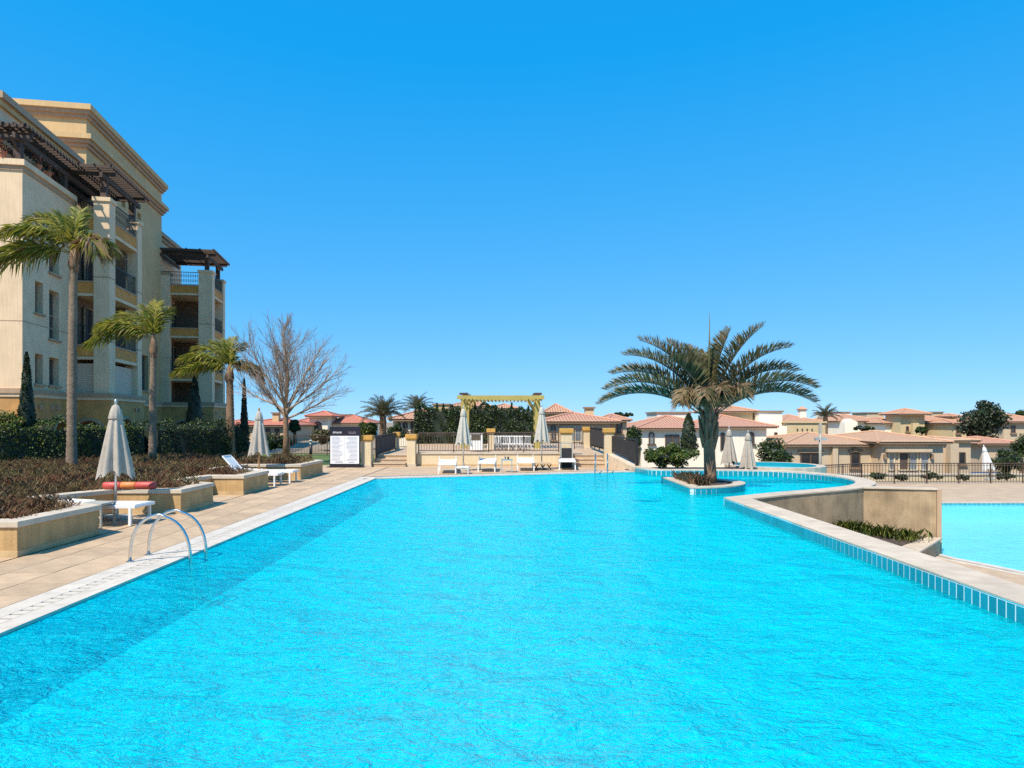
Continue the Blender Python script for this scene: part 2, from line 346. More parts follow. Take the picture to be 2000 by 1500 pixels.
bay = smooth_path([(4.68,25.95),(5.12,24.6),(6.6,24.5),(8.2,24.35),(9.3,23.9),(10.05,22.8),(10.3,21.4),(10.0,19.9),(9.2,18.65),(8.0,17.7),(6.4,16.75),(4.86,15.65)], .15)
right_edge = [Vector((4.86,15.65,0)), Vector((4.9,-8,0))]
left_edge = [Vector((-4.62,-8,0)), Vector((-4.56,22.85,0))]
far_edge = [Vector((-4.56,22.85,0)), Vector((4.68,25.95,0))]
outline = [(-4.62,-8),(-4.56,22.85),(4.68,25.95)]+[(p.x,p.y) for p in bay[1:]]+[(4.9,-8)]
basin = empty('pool_basin'); S(basin)
b = MB(); n = len(outline)
b.add([(x,y,DEEP) for x,y in outline], [tuple(range(n-1,-1,-1))]); b.build('pool_floor', M['pool_floor'], basin)
b = MB()
for i in range(n):
    p, q = outline[i], outline[(i+1)%n]; hi = -.03 if i < 2 else RZ-.02
    b.quad((p[0],p[1],DEEP),(q[0],q[1],DEEP),(q[0],q[1],hi),(p[0],p[1],hi), 0)
b.build('pool_wall', M['pool_floor'], basin)
# raised right-hand edge and bay: grout bed, tiles and coping stones
edge = empty('pool_edge'); S(edge)
gb = MB()
for P in (bay, resample(right_edge, .5)):
    O = offset(P, .004)   # to the inside
    for i in range(len(P)-1):
        p, q = O[i], O[i+1]; gb.quad((p.x,p.y,-.3),(q.x,q.y,-.3),(q.x,q.y,RZ-.03),(p.x,p.y,RZ-.03))
gb.build('grout_bed', M['grout'], edge)
tiles_along(offset(resample([Vector((4.86,15.6,0)),Vector((4.887,4.6,0))], .125), .004)[::-1], .125, -.075, RZ-.035, edge)
tiles_along(offset(bay, .004)[::-1], .17, -.095, RZ-.035, edge)
for P, wd, dz in ((bay, .52, 0), (resample(right_edge, .6), .56, -.004)):
    coping_along(P, .6, -wd, RZ-.034, RZ+dz, 'coping_stone', M['coping'], edge)
# retaining body of the raised edge (solid wall under the coping, stuccoed outside)
b = MB()
for P, wd in ((bay, .50), (resample(right_edge, .6), .54)):
    I, O = offset(P, -.02), offset(P, -wd)
    for i in range(len(P)-1):
        b.quad((O[i].x,O[i].y,-3.2),(O[i+1].x,O[i+1].y,-3.2),(O[i+1].x,O[i+1].y,RZ-.03),(O[i].x,O[i].y,RZ-.03))
rw = b.build('retaining_wall', M['brown_wall']); tag(rw, 'brown stained retaining wall curving below the raised pool edge', 'wall')
# overflow edge on the left and far side: lip, slotted gutter bars, outer stone
lip = empty('pool_coping'); S(lip)
LE = resample(left_edge, .3); FE = resample(far_edge, .3)
corner_fix = [(left_edge, 1), (far_edge, 0)]
for P, m in ((LE, M['white_coping']), (FE, M['white_coping'])):
    coping_along(P, .6, -.21, -.05, 0, 'lip_stone', m, lip)
    coping_along(offset(P, -.36), .6, -.24, -.05, .0, 'edge_stone', m, lip)
MB().prism([(-4.56,22.852),(-5.16,22.852),(-5.16,23.42),(-4.752,23.42)], -.05, 0).build('corner_stone', M['white_coping'], lip)
bar_b = MB(); bar_b.box(-.148, 0, -.054, .054, -.045, -.002); bo = bar_b.build('gutter_bar', M['white_coping'], lip); bme = bo.data; bpy.data.objects.remove(bo)
for P0, P1, n0 in ((Vector((-4.605,4.9,0)), Vector((-4.56,22.6,0)), .152), (Vector((-4.3,22.93,0)), Vector((4.5,25.89,0)), .152)):
    d = (P1-P0).normalized(); lf = Vector((-d.y, d.x, 0)); k = int((P1-P0).length/n0)
    for i in range(k):
        c = P0+d*(i+.5)*n0+lf*.211
        inst('gutter_bar', bme, Matrix(((-lf.x, d.x, 0, c.x),(-lf.y, d.y, 0, c.y),(0,0,1,0),(0,0,0,1))), lip)
b = MB()
for P in (left_edge, far_edge):
    A, B = offset(P, -.02), offset(P, -.59); b.quad((A[0].x,A[0].y,-.16),(A[1].x,A[1].y,-.16),(B[1].x,B[1].y,-.16),(B[0].x,B[0].y,-.16))
b.build('gutter_channel', M['soil'], lip)
# water
w = MB(); w.add([(x,y,WZ) for x,y in outline], [tuple(range(n-1,-1,-1))]); S(w.build('pool_water', M['water']))
# deck: bed with paving slabs
deck = empty('pool_deck'); S(deck)
b = MB(); b.prism([(-16.2,-12),(-5.215,-12),(-5.16,23.4),(-5.0,29.6),(-16.2,29.6)], -.4, -.02); b.prism([(-5.16,23.4),(4.45,26.55),(4.45,29.6),(-5.0,29.6)], -.4, -.02)
b.build('mortar_bed', M['joint'], deck)
sw = .566; sb = MB(); sb.box(.006, sw-.006, .006, sw-.006, -.02, 0); so_ = sb.build('paving_slab', M['stone'], deck); sme = so_.data; bpy.data.objects.remove(so_)
for j in range(42):
    y = 4.6+j*sw
    for i in range(3):
        x = -5.2+.0019*(y-4.6)-(i+1)*sw
        tz = Matrix.Translation((x, y, random.uniform(-.0015,.0015)))
        inst('paving_slab', sme, tz, deck)
b = MB(); b.quad((-16.2,4.6,-.002),(-6.93,4.6,-.002),(-6.89,28.37,-.002),(-16.2,28.37,-.002)); b.quad((-16.2,-12,-.002),(-5.22,-12,-.002),(-5.22,4.59,-.002),(-16.2,4.59,-.002))
b.quad((-5.13,23.5,-.002),(4.43,26.6,-.002),(4.43,29.6,-.002),(-5.1,29.6,-.002)); b.quad((-16.2,28.38,-.002),(-5.11,28.38,-.002),(-5.11,29.6,-.002),(-16.2,29.6,-.002))
b.build('far_paving', M['paving'], deck)
# palm island: D-shaped tiled kerb standing in the water
isl = empty('palm_island', label='D-shaped tiled kerb island with stone coping holding the big palm', cat='planter')
ring = [Vector((4.72,21.55,0)), Vector((4.72,18.05,0))]
arc = [Vector((4.72+1.95*math.sin(a), 19.8-1.75*math.cos(a), 0)) for a in [math.pi*k/24 for k in range(25)]]
loop = resample(ring, .25)+arc[1:-1]
lo = [Vector((p.x,p.y,0)) for p in loop]
def closed_offset(P, d):
    k = len(P); out = []
    for i in range(k):
        t = (P[(i+1)%k]-P[i-1]).normalized(); out.append(P[i]+Vector((t.y,-t.x,0))*d)
    return out
# loop runs clockwise seen from +Z? left edge downwards then arc to the right and up: counter-clockwise, outside is to the right
inner = closed_offset(lo, -.32); k = len(lo)
b = MB(); b.prism([(p.x,p.y) for p in lo], DEEP, .02); b.build('kerb_core', M['grout'], isl)
b = MB()
for i in range(k):
    j = (i+1)%k; p, q, r, s_ = lo[i], lo[j], inner[j], inner[i]
    b.quad((p.x,p.y,.0),(q.x,q.y,.0),(q.x,q.y,RZ-.035),(p.x,p.y,RZ-.035))
b.build('grout_bed', M['grout'], isl)
for i in range(0, k, 2):
    idx = [i, (i+1)%k, (i+2)%k] if i+1 < k else [i, 0]
    oo = closed_offset(lo, .015)
    MB().prism([(oo[a].x,oo[a].y) for a in idx]+[(inner[a].x,inner[a].y) for a in idx[::-1]], RZ-.035, RZ).build('coping_stone', M['coping'], isl)
tiles_along(resample([p for p in closed_offset(lo, .003)]+[closed_offset(lo, .003)[0]], .15)[::-1], .15, -.095, RZ-.04, isl)
b = MB(); b.prism([(p.x,p.y) for p in inner], .021, .11); b.build('soil', M['soil'], isl)
# lower terrace on the right: deck, pool, planting pocket, fin wall
LZ = -1.5
lowp = [(11.2,28.5),(10.95,17.6),(11.05,16.9),(11.3,16.3),(11.55,15.5),(12.2,14.2),(13.4,13),(15.5,12.2),(30,12),(30,28.5)]
lb = empty('lower_basin'); S(lb)
b = MB(); k = len(lowp); b.add([(x,y,LZ-.75) for x,y in lowp], [tuple(range(k))]); b.build('pool_floor', M['shallow_floor'], lb)
b = MB()
for i in range(k):
    p, q = lowp[i], lowp[(i+1)%k]; b.quad((p[0],p[1],LZ-.75),(q[0],q[1],LZ-.75),(q[0],q[1],LZ-.02),(p[0],p[1],LZ-.02))
b.build('pool_wall', M['shallow_floor'], lb)
tiles_along(resample([Vector((11.2,28.49,0)),Vector((30,28.49,0))], .2)[::-1], .2, LZ-.12, LZ-.02, lb)
w = MB(); w.add([(x,y,LZ-.07) for x,y in lowp], [tuple(range(k))]); S(w.build('lower_pool_water', M['water_shallow']))
ld = empty('lower_deck'); S(ld)
b = MB(); b.prism([(4.95,28.55),(60,28.55),(60,38.2),(4.95,38.2)], -4.2, LZ); b.prism([(30.05,-10),(60,-10),(60,28.5),(30.05,28.5)], -4.2, LZ)
b.prism([(5.3,-10),(30,-10),(30,11.9),(15.4,12.0),(13.1,12.75),(11.8,14.0),(11.15,15.3),(10.9,16.1),(10.65,16.8),(10.55,17.5),(10.8,28.5),(5.3,28.5)], -4.2, LZ)
b.build('deck_slab', M['paving'], ld)
cp = [Vector((x,y,0)) for x,y in lowp[1:9]]
coping_along(cp, .5, .2, LZ-.02, LZ+.012, 'lip_stone', M['white_coping'], ld)
coping_along(offset(cp, .32), .5, .12, LZ-.02, LZ+.010, 'edge_stone', M['white_coping'], ld)
coping_along([Vector((11.0,28.5,0)),Vector((30,28.5,0))], .8, -.35, LZ-.02, LZ+.014, 'edge_stone', M['coping'], ld)
# fin wall and planting pocket between the two levels
fin = empty('fin_wall', label='upright brown stained stone fin wall beside the planting pocket', cat='wall')
b = MB(); b.prism([(9.02,18.1),(10.95,17.62),(11.0,17.85),(9.1,18.4)], -1.6, RZ-.03); b.build('wall', M['brown_wall'], fin)
b = MB(); b.prism([(8.98,18.06),(10.97,17.58),(11.03,17.9),(9.1,18.44)], RZ-.03, RZ+.005); b.build('coping', M['coping'], fin)
b = MB(); b.prism([(10.955,17.6),(11.06,17.57),(11.1,17.87),(11.0,17.86)], -1.62, RZ-.03); b.build('edge_strip', M['b_trim'], fin)  # darker strip down the right end of the fin
pk = empty('planting_pocket', label='low stone planting pocket with soil below the fin wall', cat='planter')
b = MB(); b.add([(5.45,15.9,-.6),(9.05,18.05,-.76),(10.9,17.58,-1.12),(9.2,15.9,-1.13),(6.5,12.5,-1.13),(5.46,12.5,-1.0),(8.2,16.6,-.88)], [(0,6,1),(1,6,2),(2,6,3),(3,6,4),(4,6,5),(5,6,0)]); b.build('soil', M['soil'], pk)
b = MB(); b.prism([(7.4,14.2),(8.98,15.95),(10.72,17.6),(10.98,17.5),(9.3,15.65),(7.7,14.0)], -1.55, -1.12); b.build('kerb', M['brown_wall'], pk)
b = MB(); b.prism([(7.36,14.22),(8.95,15.98),(10.70,17.59),(11.02,17.48),(9.34,15.63),(7.74,13.98)], -1.12, -1.08); b.build('kerb_coping', M['coping'], pk)
# small round basin beyond the bay
rb = empty('round_basin', label='small round blue basin with stone rim beyond the pool bay', cat='basin')
cir = [Vector((11.2+2.0*math.cos(a), 29.2+2.2*math.sin(a), 0)) for a in [2*math.pi*i/28 for i in range(28)]]
ci = closed_offset(cir, -.35)
b = MB()
for i in range(28):
    j = (i+1)%28; z = .05; p,q,r_,s_ = cir[i],cir[j],ci[j],ci[i]
    b.quad((p.x,p.y,-3),(q.x,q.y,-3),(q.x,q.y,z),(p.x,p.y,z)); b.quad((p.x,p.y,z),(q.x,q.y,z),(r_.x,r_.y,z),(s_.x,s_.y,z)); b.quad((s_.x,s_.y,z),(r_.x,r_.y,z),(r_.x,r_.y,-.5),(s_.x,s_.y,-.5), 1)
b.build('rim', [M['coping'], M['tile']], rb)
b = MB(); b.add([(p.x,p.y,-.12) for p in ci], [tuple(range(28))]); b.build('water', M['water_shallow'], rb)
b = MB(); b.add([(p.x,p.y,-.45) for p in ci], [tuple(range(28))]); b.build('floor', M['shallow_floor'], rb)
# lawn strip and path behind the notice board
g = MB(); g.quad((-16,29.65,-.012),(-6.6,29.65,-.012),(-6.6,40,-.012),(-16,40,-.012)); S(g.build('lawn', M['grass']))
# ------------------------------------------------------------------ planter wall with sawtooth front
PL = [(-16.1,9.56),(-6.93,9.56),(-6.93,11.45),(-8.85,12.55),(-8.2,14.07),(-6.83,14.07),(-6.83,15.6),(-8.0,16.3),(-7.8,17.7),(-6.97,17.7),(-6.97,19.5),(-8.95,19.75),(-8.6,22.2),(-6.88,22.2),(-6.88,24.8),(-8.6,26.3),(-16.1,26.5)]
pl = empty('planter_wall', label='zigzag amber stone planter wall with pale coping along the deck', cat='planter')
def inset(P, d):
    """offset of an open polyline to its left with mitred corners"""
    out = []; V2 = [Vector(p) for p in P]
    for i, p in enumerate(V2):
        ts = []
        if i > 0: ts.append((p-V2[i-1]).normalized())
        if i < len(V2)-1: ts.append((V2[i+1]-p).normalized())
        ns = [Vector((-t.y, t.x)) for t in ts]; nn = sum(ns, Vector((0,0))).normalized(); out.append(p+nn*d/max(.35, nn.dot(ns[0])))
    return out
PI_ = inset(PL, .26); PO = inset(PL, -.03); PI2 = inset(PL, .29); SO = inset(PL, -.012)
for i in range(len(PL)-1):
    MB().prism([PL[i],PL[i+1],tuple(PI_[i+1]),tuple(PI_[i])], 0, .415).build('wall', M['amber'], pl)
    MB().prism([tuple(PO[i]),tuple(PO[i+1]),tuple(PI2[i+1]),tuple(PI2[i])], .415, .5).build('coping', M['cap'], pl, bevel=.006)
    MB().prism([tuple(SO[i]),tuple(SO[i+1]),tuple(PI_[i+1]),tuple(PI_[i])], -.001, .085).build('skirting', M['skirt'], pl)
b = MB(); b.prism([tuple(p) for p in inset(PL, .2)], .05, .38); b.build('soil', M['soil'], pl)
def inside(poly, X, Y):
    c = np.zeros(len(X), bool); k = len(poly)
    for i in range(k):
        x0,y0 = poly[i]; x1,y1 = poly[i-1]
        t = (y0 > Y) != (y1 > Y); c ^= t & (X < (x1-x0)*(Y-y0)/(y1-y0+1e-12)+x0)
    return c
def blades(name, P, h, lean, wid, mats, wts, parent=None, mi=None):
    n = len(P); a = rng.uniform(0, 2*np.pi, n); l = rng.uniform(.2, 1, n)*lean; hh = h*rng.uniform(.5, 1.15, n)
    d = np.stack([np.cos(a), np.sin(a), np.zeros(n)], 1); s = np.stack([-np.sin(a), np.cos(a), np.zeros(n)], 1)*(wid*rng.uniform(.6,1.3,n))[:,None]
    mid = P+d*(l*hh*.35)[:,None]+np.array([0,0,1])*(hh*.62)[:,None]; tip = P+d*(l*hh)[:,None]+np.array([0,0,1])*hh[:,None]
    V = np.stack([P-s/2, P+s/2, mid+s*.4, tip, mid-s*.4], 1).reshape(-1,3)
    return npmesh(name, V, np.arange(5*n).reshape(-1,5), mats, rng.choice(len(mats), n, p=wts) if mi is None else mi, parent)
poly = [tuple(p) for p in inset(PL, .22)]
def pts_in(poly, n):
    A = np.array(poly); lo_, hi_ = A.min(0), A.max(0); out = np.zeros((0,2))
    while len(out) < n:
        q = rng.uniform(lo_, hi_, (n*2, 2)); out = np.vstack([out, q[inside(poly, q[:,0], q[:,1])]])
    return out[:n]
# rounded tufts: each a spray of fine blades
tc_ = pts_in(poly, 1500); nb = 110
nt_ = 1500; rad_ = rng.uniform(.16,.30,nt_); hm = rng.uniform(.16,.34,nt_)
dv = rng.normal(size=(nt_*nb,3)); dv[:,2] = np.abs(dv[:,2]); dv /= np.linalg.norm(dv, axis=1)[:,None]; dv *= rng.uniform(.45,1.0,(nt_*nb,1))
P2 = np.repeat(tc_, nb, 0)+dv[:,:2]*np.repeat(rad_, nb)[:,None]; keep = inside(poly, P2[:,0], P2[:,1]); P2 = P2[keep]
P3 = np.concatenate([P2, (.37+dv[:,2]*np.repeat(hm, nb))[keep][:,None]], 1); hvar = rng.uniform(.06,.15,len(P2))
patch = np.sin(tc_[:,0]*1.9+1.3*np.sin(tc_[:,1]*1.1))+np.sin(tc_[:,1]*1.6+tc_[:,0]*.7)+rng.normal(0,.6,1500)   # drifts of different grasses
tmi = np.repeat(np.select([patch < -1.1, patch < .1, patch < 1.2], [1, 0, 3], 2), nb)[keep]
bmi = np.where(rng.random(len(P2)) < .62, tmi, rng.choice(4, len(P2), p=[.36,.2,.22,.22]))
gc = blades('ground_cover', P3, hvar, 1.6, .009, [M['grass_brown'], M['grass_red'], M['grass_dark'], M['grass_olive']], None, None, bmi)
tag(gc, 'low mass of dry reddish brown grasses filling the planter', 'plants', kind='stuff')
# little plants on the island and in the pocket
ip = np.stack([rng.uniform(4.95,5.5,500), rng.uniform(18.9,20.9,500), np.full(500,.10)], 1)
tag(blades('island_shrub', ip, .3, .9, .016, [M['grass_brown'], M['leaf_dry'], M['leaf_dark']], [.4,.4,.2]), 'dry twiggy plant at the foot of the big palm', 'plant')
for (cx, cy, lab) in ((8.45,17.2,'grassy tuft in the pocket beside the curved retaining wall'), (9.05,17.0,'grassy tuft in the middle of the planting pocket'), (9.75,16.95,'grassy tuft at the kerb end of the planting pocket')):
    q = rng.normal(0, .17, (170,2))*np.array([1.4,.7]); q = np.concatenate([q+np.array([cx,cy]), np.full((170,1), -.84-.14*(cx-8.4))], 1)
    tag(blades('grass_tuft', q, .26, 1.0, .018, [M['leaf_lime'], M['leaf_green']], [.6,.4]), lab, 'plant', 'grass tufts in the planting pocket')
# ------------------------------------------------------------------ apartment block on the left (local x: out towards the pool, local y: away along the facade)
ab = empty('apartment_building', (-20.8,29,0), R(10), 'five storey cream and ochre apartment block with balconies and roof pergolas', 'building')
def wallgrid(mb, axis, c, a0, a1, z0, z1, ops, depth, m=0, mr=None):
    """wall face with rectangular openings and their reveals; axis 'y': plane x=c facing +x; axis 'x': plane y=c facing -y"""
    mr = m if mr is None else mr
    As = sorted({a0,a1}|{o[0] for o in ops}|{o[1] for o in ops}); Zs = sorted({z0,z1}|{o[2] for o in ops}|{o[3] for o in ops})
    P = (lambda a, z, d: (c-d, a, z)) if axis == 'y' else (lambda a, z, d: (a, c+d, z))
    for i in range(len(As)-1):
        for j in range(len(Zs)-1):
            ca, cz = (As[i]+As[i+1])/2, (Zs[j]+Zs[j+1])/2
            if any(o[0] < ca < o[1] and o[2] < cz < o[3] for o in ops): continue
            mb.quad(P(As[i],Zs[j],0), P(As[i+1],Zs[j],0), P(As[i+1],Zs[j+1],0), P(As[i],Zs[j+1],0), m)
    for o in ops:
        b0, b1, y0, y1 = o[:4]
        for (p, q) in (((b0,y0),(b1,y0)),((b1,y0),(b1,y1)),((b1,y1),(b0,y1)),((b0,y1),(b0,y0))):
            mb.quad(P(*p,0), P(*q,0), P(*q,depth), P(*p,depth), mr)
def window_at(axis, c, a0, a1, z0, z1, depth, parent, panes=2, rows=1, glass='glass', sill=True, fm='b_trim', arch=False):
    """window unit: frame part with a pane per light set back in its opening"""
    P = (lambda a, z, d: Vector((c-d, a, z))) if axis == 'y' else (lambda a, z, d: Vector((a, c+d, z)))
    up = (1,0,0) if axis == 'y' else (0,1,0)
    f = MB(); w = .05
    for p, q in (((a0,z0+w/2),(a1,z0+w/2)),((a0,z1-w/2),(a1,z1-w/2)),((a0+w/2,z0),(a0+w/2,z1)),((a1-w/2,z0),(a1-w/2,z1))): f.bar(P(*p,depth-.04), P(*q,depth-.04), .06, w, up=up) if False else f.bar(P(*p,depth-.04), P(*q,depth-.04), w, .06, up=up)
    for i in range(1, panes):
        a = a0+(a1-a0)*i/panes; f.bar(P(a,z0,depth-.045), P(a,z1,depth-.045), w, .05, up=up)
    for j in range(1, rows):
        z = z0+(z1-z0)*j/rows; f.bar(P(a0,z,depth-.047), P(a1,z,depth-.047), w, .045, up=up)
    fo = f.build('window', M[fm], parent)
    for i in range(panes):
        q0 = a0+(a1-a0)*i/panes+.02; q1 = a0+(a1-a0)*(i+1)/panes-.02
        for j in range(rows):
            r0 = z0+(z1-z0)*j/rows+.02; r1 = z0+(z1-z0)*(j+1)/rows-.02
            MB().quad(P(q0,r0,depth-.02), P(q1,r0,depth-.02), P(q1,r1,depth-.02), P(q0,r1,depth-.02)).build('pane', M[glass], fo)
    if sill: 
        s = MB(); s.bar(P(a0-.12,z0-.05,-.04), P(a1+.12,z0-.05,-.04), .14, .1, up=up) if False else s.bar(P(a0-.12,z0-.06,-.03), P(a1+.12,z0-.06,-.03), .1, .14, up=up); s.build('sill', M['b_trim'], fo)
    return fo
def trim(x0, x1, y0, y1, z0, z1, m='b_trim', name='cornice'): return MB().box(x0,x1,y0,y1,z0,z1).build(name, M[m], ab)
# main wing facade x=0, y 0..9.3 ; front gable wall y=0
ops = [(1.05,1.75,6.7,8.1),(1.05,1.75,3.55,4.9),(2.3,3.25,5.7,7.95),(2.3,3.25,3.55,4.85),(2.3,3.25,8.75,10.9),(1.05,1.75,9.85,11.1)]
b = MB(); wallgrid(b, 'y', 0, 0, 4.8, 3.3, 12.75, ops, .32); b.quad((-16,0,3.3),(0,0,3.3),(0,0,12.75),(-16,0,12.75))
b.quad((0,4.8,3.3),(0,9.6,3.3),(0,9.6,12.0),(0,4.8,12.0))
b.quad((-16,0.02,11.5),(-.02,.02,11.5),(-.02,9.6,11.5),(-16,9.6,11.5))
b.build('main_wall', M['b_cream'], ab)
b = MB()
for o in ops: b.quad((-.32,o[0],o[2]),(-.32,o[1],o[2]),(-.32,o[1],o[3]),(-.32,o[0],o[3]))
b.build('window_back', M['b_trim'], ab)
for o in ops: window_at('y', 0, o[0]+.02, o[1]-.02, o[2]+.02, o[3]-.02, .30, ab, 1 if o[1]-o[0] < .8 else 2, 1 if o[3]-o[2] < 1.6 else 2, 'glass' if o[1]-o[0] > .8 else 'glass_dark')
for z in (6.15, 10.0):   # shadow joints in the render
    MB().box(-16,.004,-.004,0,z,z+.04).build('joint_line', M['b_trim'], ab); MB().box(0,.004,0,4.8,z,z+.04).build('joint_line', M['b_trim'], ab)
trim(-16,.14,-.14,4.8,12.75,13.0,'b_cream'); trim(-16,.05,-.05,4.8,12.55,12.75)
# plinth: ochre base with arches and the ledge above it
arch_ops = [(3.2,4.7,0,2.05),(6.0,7.6,0,2.0)]
def arch_fill(mb, axis, c, a0, a1, z1, depth, m=0, n=10):
    """spandrels that turn a square opening's top into an arch"""
    P = (lambda a, z, d: (c-d, a, z)) if axis == 'y' else (lambda a, z, d: (a, c+d, z)); r = (a1-a0)/2; mid = (a0+a1)/2
    for k in range(n):
        t0, t1 = math.pi*k/n, math.pi*(k+1)/n; p = (mid-r*math.cos(t0), z1-r+r*math.sin(t0)); q = (mid-r*math.cos(t1), z1-r+r*math.sin(t1))
        mb.quad(P(*p,.0), P(*q,.0), P(q[0],z1+.001,.0), P(p[0],z1+.001,.0), m); mb.quad(P(*p,0), P(*q,0), P(*q,depth), P(*p,depth), m)
def plinth(x, y0, y1, xf0, ops_y, ops_x=()):
    b = MB(); wallgrid(b, 'y', x, y0, y1, 0, 3.1, ops_y, .6); wallgrid(b, 'x', y0, xf0, x, 0, 3.1, ops_x, .6)
    for o in ops_y: arch_fill(b, 'y', x, o[0], o[1], o[3], .6); b.quad((x-.6,o[0],o[2]),(x-.6,o[1],o[2]),(x-.6,o[1],o[3]),(x-.6,o[0],o[3]), 1)
    for o in ops_x: arch_fill(b, 'x', y0, o[0], o[1], o[3], .6); b.quad((o[0],y0+.6,o[2]),(o[1],y0+.6,o[2]),(o[1],y0+.6,o[3]),(o[0],y0+.6,o[3]), 1)
    b.build('plinth', [M['b_amber'], M['dark_room']], ab)
    for ops, axis in ((ops_y, 'y'), (ops_x, 'x')):
        for o in ops:    # moulded ring round each arch
            r = (o[1]-o[0])/2; mid = (o[0]+o[1])/2; pts = []
            for k in range(13):
                a = math.pi*k/12; u, v = mid-(r+.09)*math.cos(a), o[3]-r+(r+.09)*math.sin(a); pts.append((x+.02, u, v) if axis == 'y' else (u, y0-.02, v))
            MB().tube(pts, .085, 6).build('arch_moulding', M['b_trim'], ab)
plinth(.06, -.06, 4.74, -16, [(2.6,4.2,0,1.95)]); plinth(1.68, 4.74, 9.4, -.5, [(5.9,7.5,0,2.0)], [(.1,1.3,0,1.9)])
plinth(-1.0, 9.4, 21.2, -2, [(11,12.6,0,2),(15,16.6,0,2)]); plinth(2.5, 21.2, 25.4, -1.0, [(22.6,24.2,0,2.1)], [(-.5,1.7,0,1.9)])
for (x0,x1,y0,y1) in ((-16,.16,-.16,4.7),(-.3,1.78,4.64,9.5),(-3,-.9,9.5,21.1),(-1.2,2.62,21.1,25.5)):
    trim(x0,x1,y0,y1,3.1,3.3); trim(x0,x1-.05,y0+.05,y1-.02,2.95,3.1,'b_cream')
def vent_pair(x, y): 
    for d in (0, .55):
        MB().add([(x,y+d,2.62),(x,y+d+.34,2.62),(x,y+d+.24,2.40),(x,y+d+.10,2.40),(x+.07,y+d,2.62),(x+.07,y+d+.34,2.62),(x+.05,y+d+.24,2.40),(x+.05,y+d+.10,2.40)], [(4,5,6,7),(0,4,7,3),(1,2,6,5),(3,7,6,2),(0,1,5,4)]).build('corbel', M['b_trim'], ab)
for x, y in ((.06,.6),(.06,2.2),(1.68,5.0),(1.68,7.9),(-1.0,10.6),(-1.0,13.5),(2.5,21.6),(2.5,24.3)): vent_pair(x, y)
# balcony stacks
def railing_mesh(p0, p1, z0, z1, step=.12, w=.016, ornate=False):
    b = MB(); p0, p1 = Vector(p0), Vector(p1); L_ = (p1-p0).length; d = (p1-p0)/L_
    for z, h in ((z1-.02,.04),(z0+.03,.025)): b.bar(p0+Vector((0,0,z)), p1+Vector((0,0,z)), .04, h)
    k = max(1, int(L_/step))
    for i in range(k+1):
        q = p0+d*L_*i/k; b.bar(q+Vector((0,0,z0)), q+Vector((0,0,z1-.03)), w, w)
        if ornate and i < k:
            m_ = q+d*L_/k/2; r = L_/k*.42
            for zz in (z0+(z1-z0)*.32, z0+(z1-z0)*.7):
                b.tube([m_+d*r*math.cos(a)+Vector((0,0,zz+1.5*r*math.sin(a))) for a in [2*math.pi*j/8 for j in range(9)]], .009, 4)
    return b
def balcony_stack(x0, x1, y0, y1, pw, pd, tops, shut0):
    """projecting loggias: corner piers, slabs with ochre panels, railings"""
    for (px0,px1,py0,py1) in ((x1-pw,x1,y0,y0+pd),(x1-pw*.75,x1,y1-pd*.85,y1)):
        MB().box(px0,px1,py0,py1,3.3,12.85).build('pier', M['b_cream'], ab)
        MB().box(px0-.05,px1+.07,py0-.07,py1+.05,12.85,13.05).build('pier_cap', M['b_cream'], ab)
        for z in (4.95+.9, 9.05): MB().box(px0-.01,px1+.012,py0-.012,py1+.01,z,z+.05).build('joint_line', M['b_trim'], ab)
    for zc in tops:
        MB().box(x0,x1-.12,y0+.14,y1-.12,zc-.42,zc-.28).build('slab', M['b_cream'], ab)
        MB().box(x0+.02,x1-.16,y0+.18,y1-.16,zc-.28,zc+.27).build('panel_core', M['b_trim'], ab)
        MB().box(x0,x1-pw-.002,y0+.10,y0+.18,zc-.27,zc+.26).build('panel', M['b_panel'], ab); MB().box(x1-.16,x1-.08,y0+pd+.002,y1-pd*.85-.002,zc-.27,zc+.26).build('panel', M['b_panel'], ab)
        MB().box(x0,x1-pw-.002,y0+.07,y0+.3,zc+.26,zc+.34).build('ledge', M['b_trim'], ab); MB().box(x1-.28,x1-.05,y0+pd+.002,y1-pd*.85-.002,zc+.26,zc+.34).build('ledge', M['b_trim'], ab)
        MB().box(x0,x1-pw-.002,y0+.06,y0+.2,zc-.42,zc-.28).build('ledge', M['b_cream'], ab); MB().box(x1-.2,x1-.04,y0+pd+.002,y1-pd*.85-.002,zc-.44,zc-.28).build('ledge', M['b_cream'], ab)
        railing_mesh((x0,y0+.16,0),(x1-pw,y0+.16,0), zc+.36, zc+1.3, ornate=(zc > 11)).build('railing', M['iron'], ab)
        railing_mesh((x1-.12,y0+pd,0),(x1-.12,y1-pd*.85,0), zc+.36, zc+1.3, .14 if zc > 11 else .12, ornate=(zc > 11)).build('railing', M['iron'], ab)
    MB().box(x0-.02,x0+.012,y0+.3,y1-.3,3.4,10.9).build('room_wall', M['room_brown_shaded'], ab)
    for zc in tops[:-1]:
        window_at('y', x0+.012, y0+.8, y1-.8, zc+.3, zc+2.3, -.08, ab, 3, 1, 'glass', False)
    MB().box(x0,x1-pw*.75-.01,y1-.9,y1-.8,3.35,11.2).build('room_wall', M['room_brown_shaded'], ab)
    if shut0:
        for k in range(14):
            z = 3.32+k*.105
            if z < tops[0]-.5: MB().box(x1-.3,x1-.25,y0+pd+.01,y1-pd*.85-.01,z,z+.098).build('shutter_slat', M['shutter'], ab); MB().box(x0+.02,x1-pw-.01,y0+.25,y0+.3,z,z+.098).build('shutter_slat', M['shutter'], ab)
balcony_stack(0, 1.6, 4.8, 9.3, .72, .75, (5.4,8.55,11.7), True)
balcony_stack(-1.1, 2.4, 21.3, 25.3, .95, .75, (5.3,8.45,11.6), False)
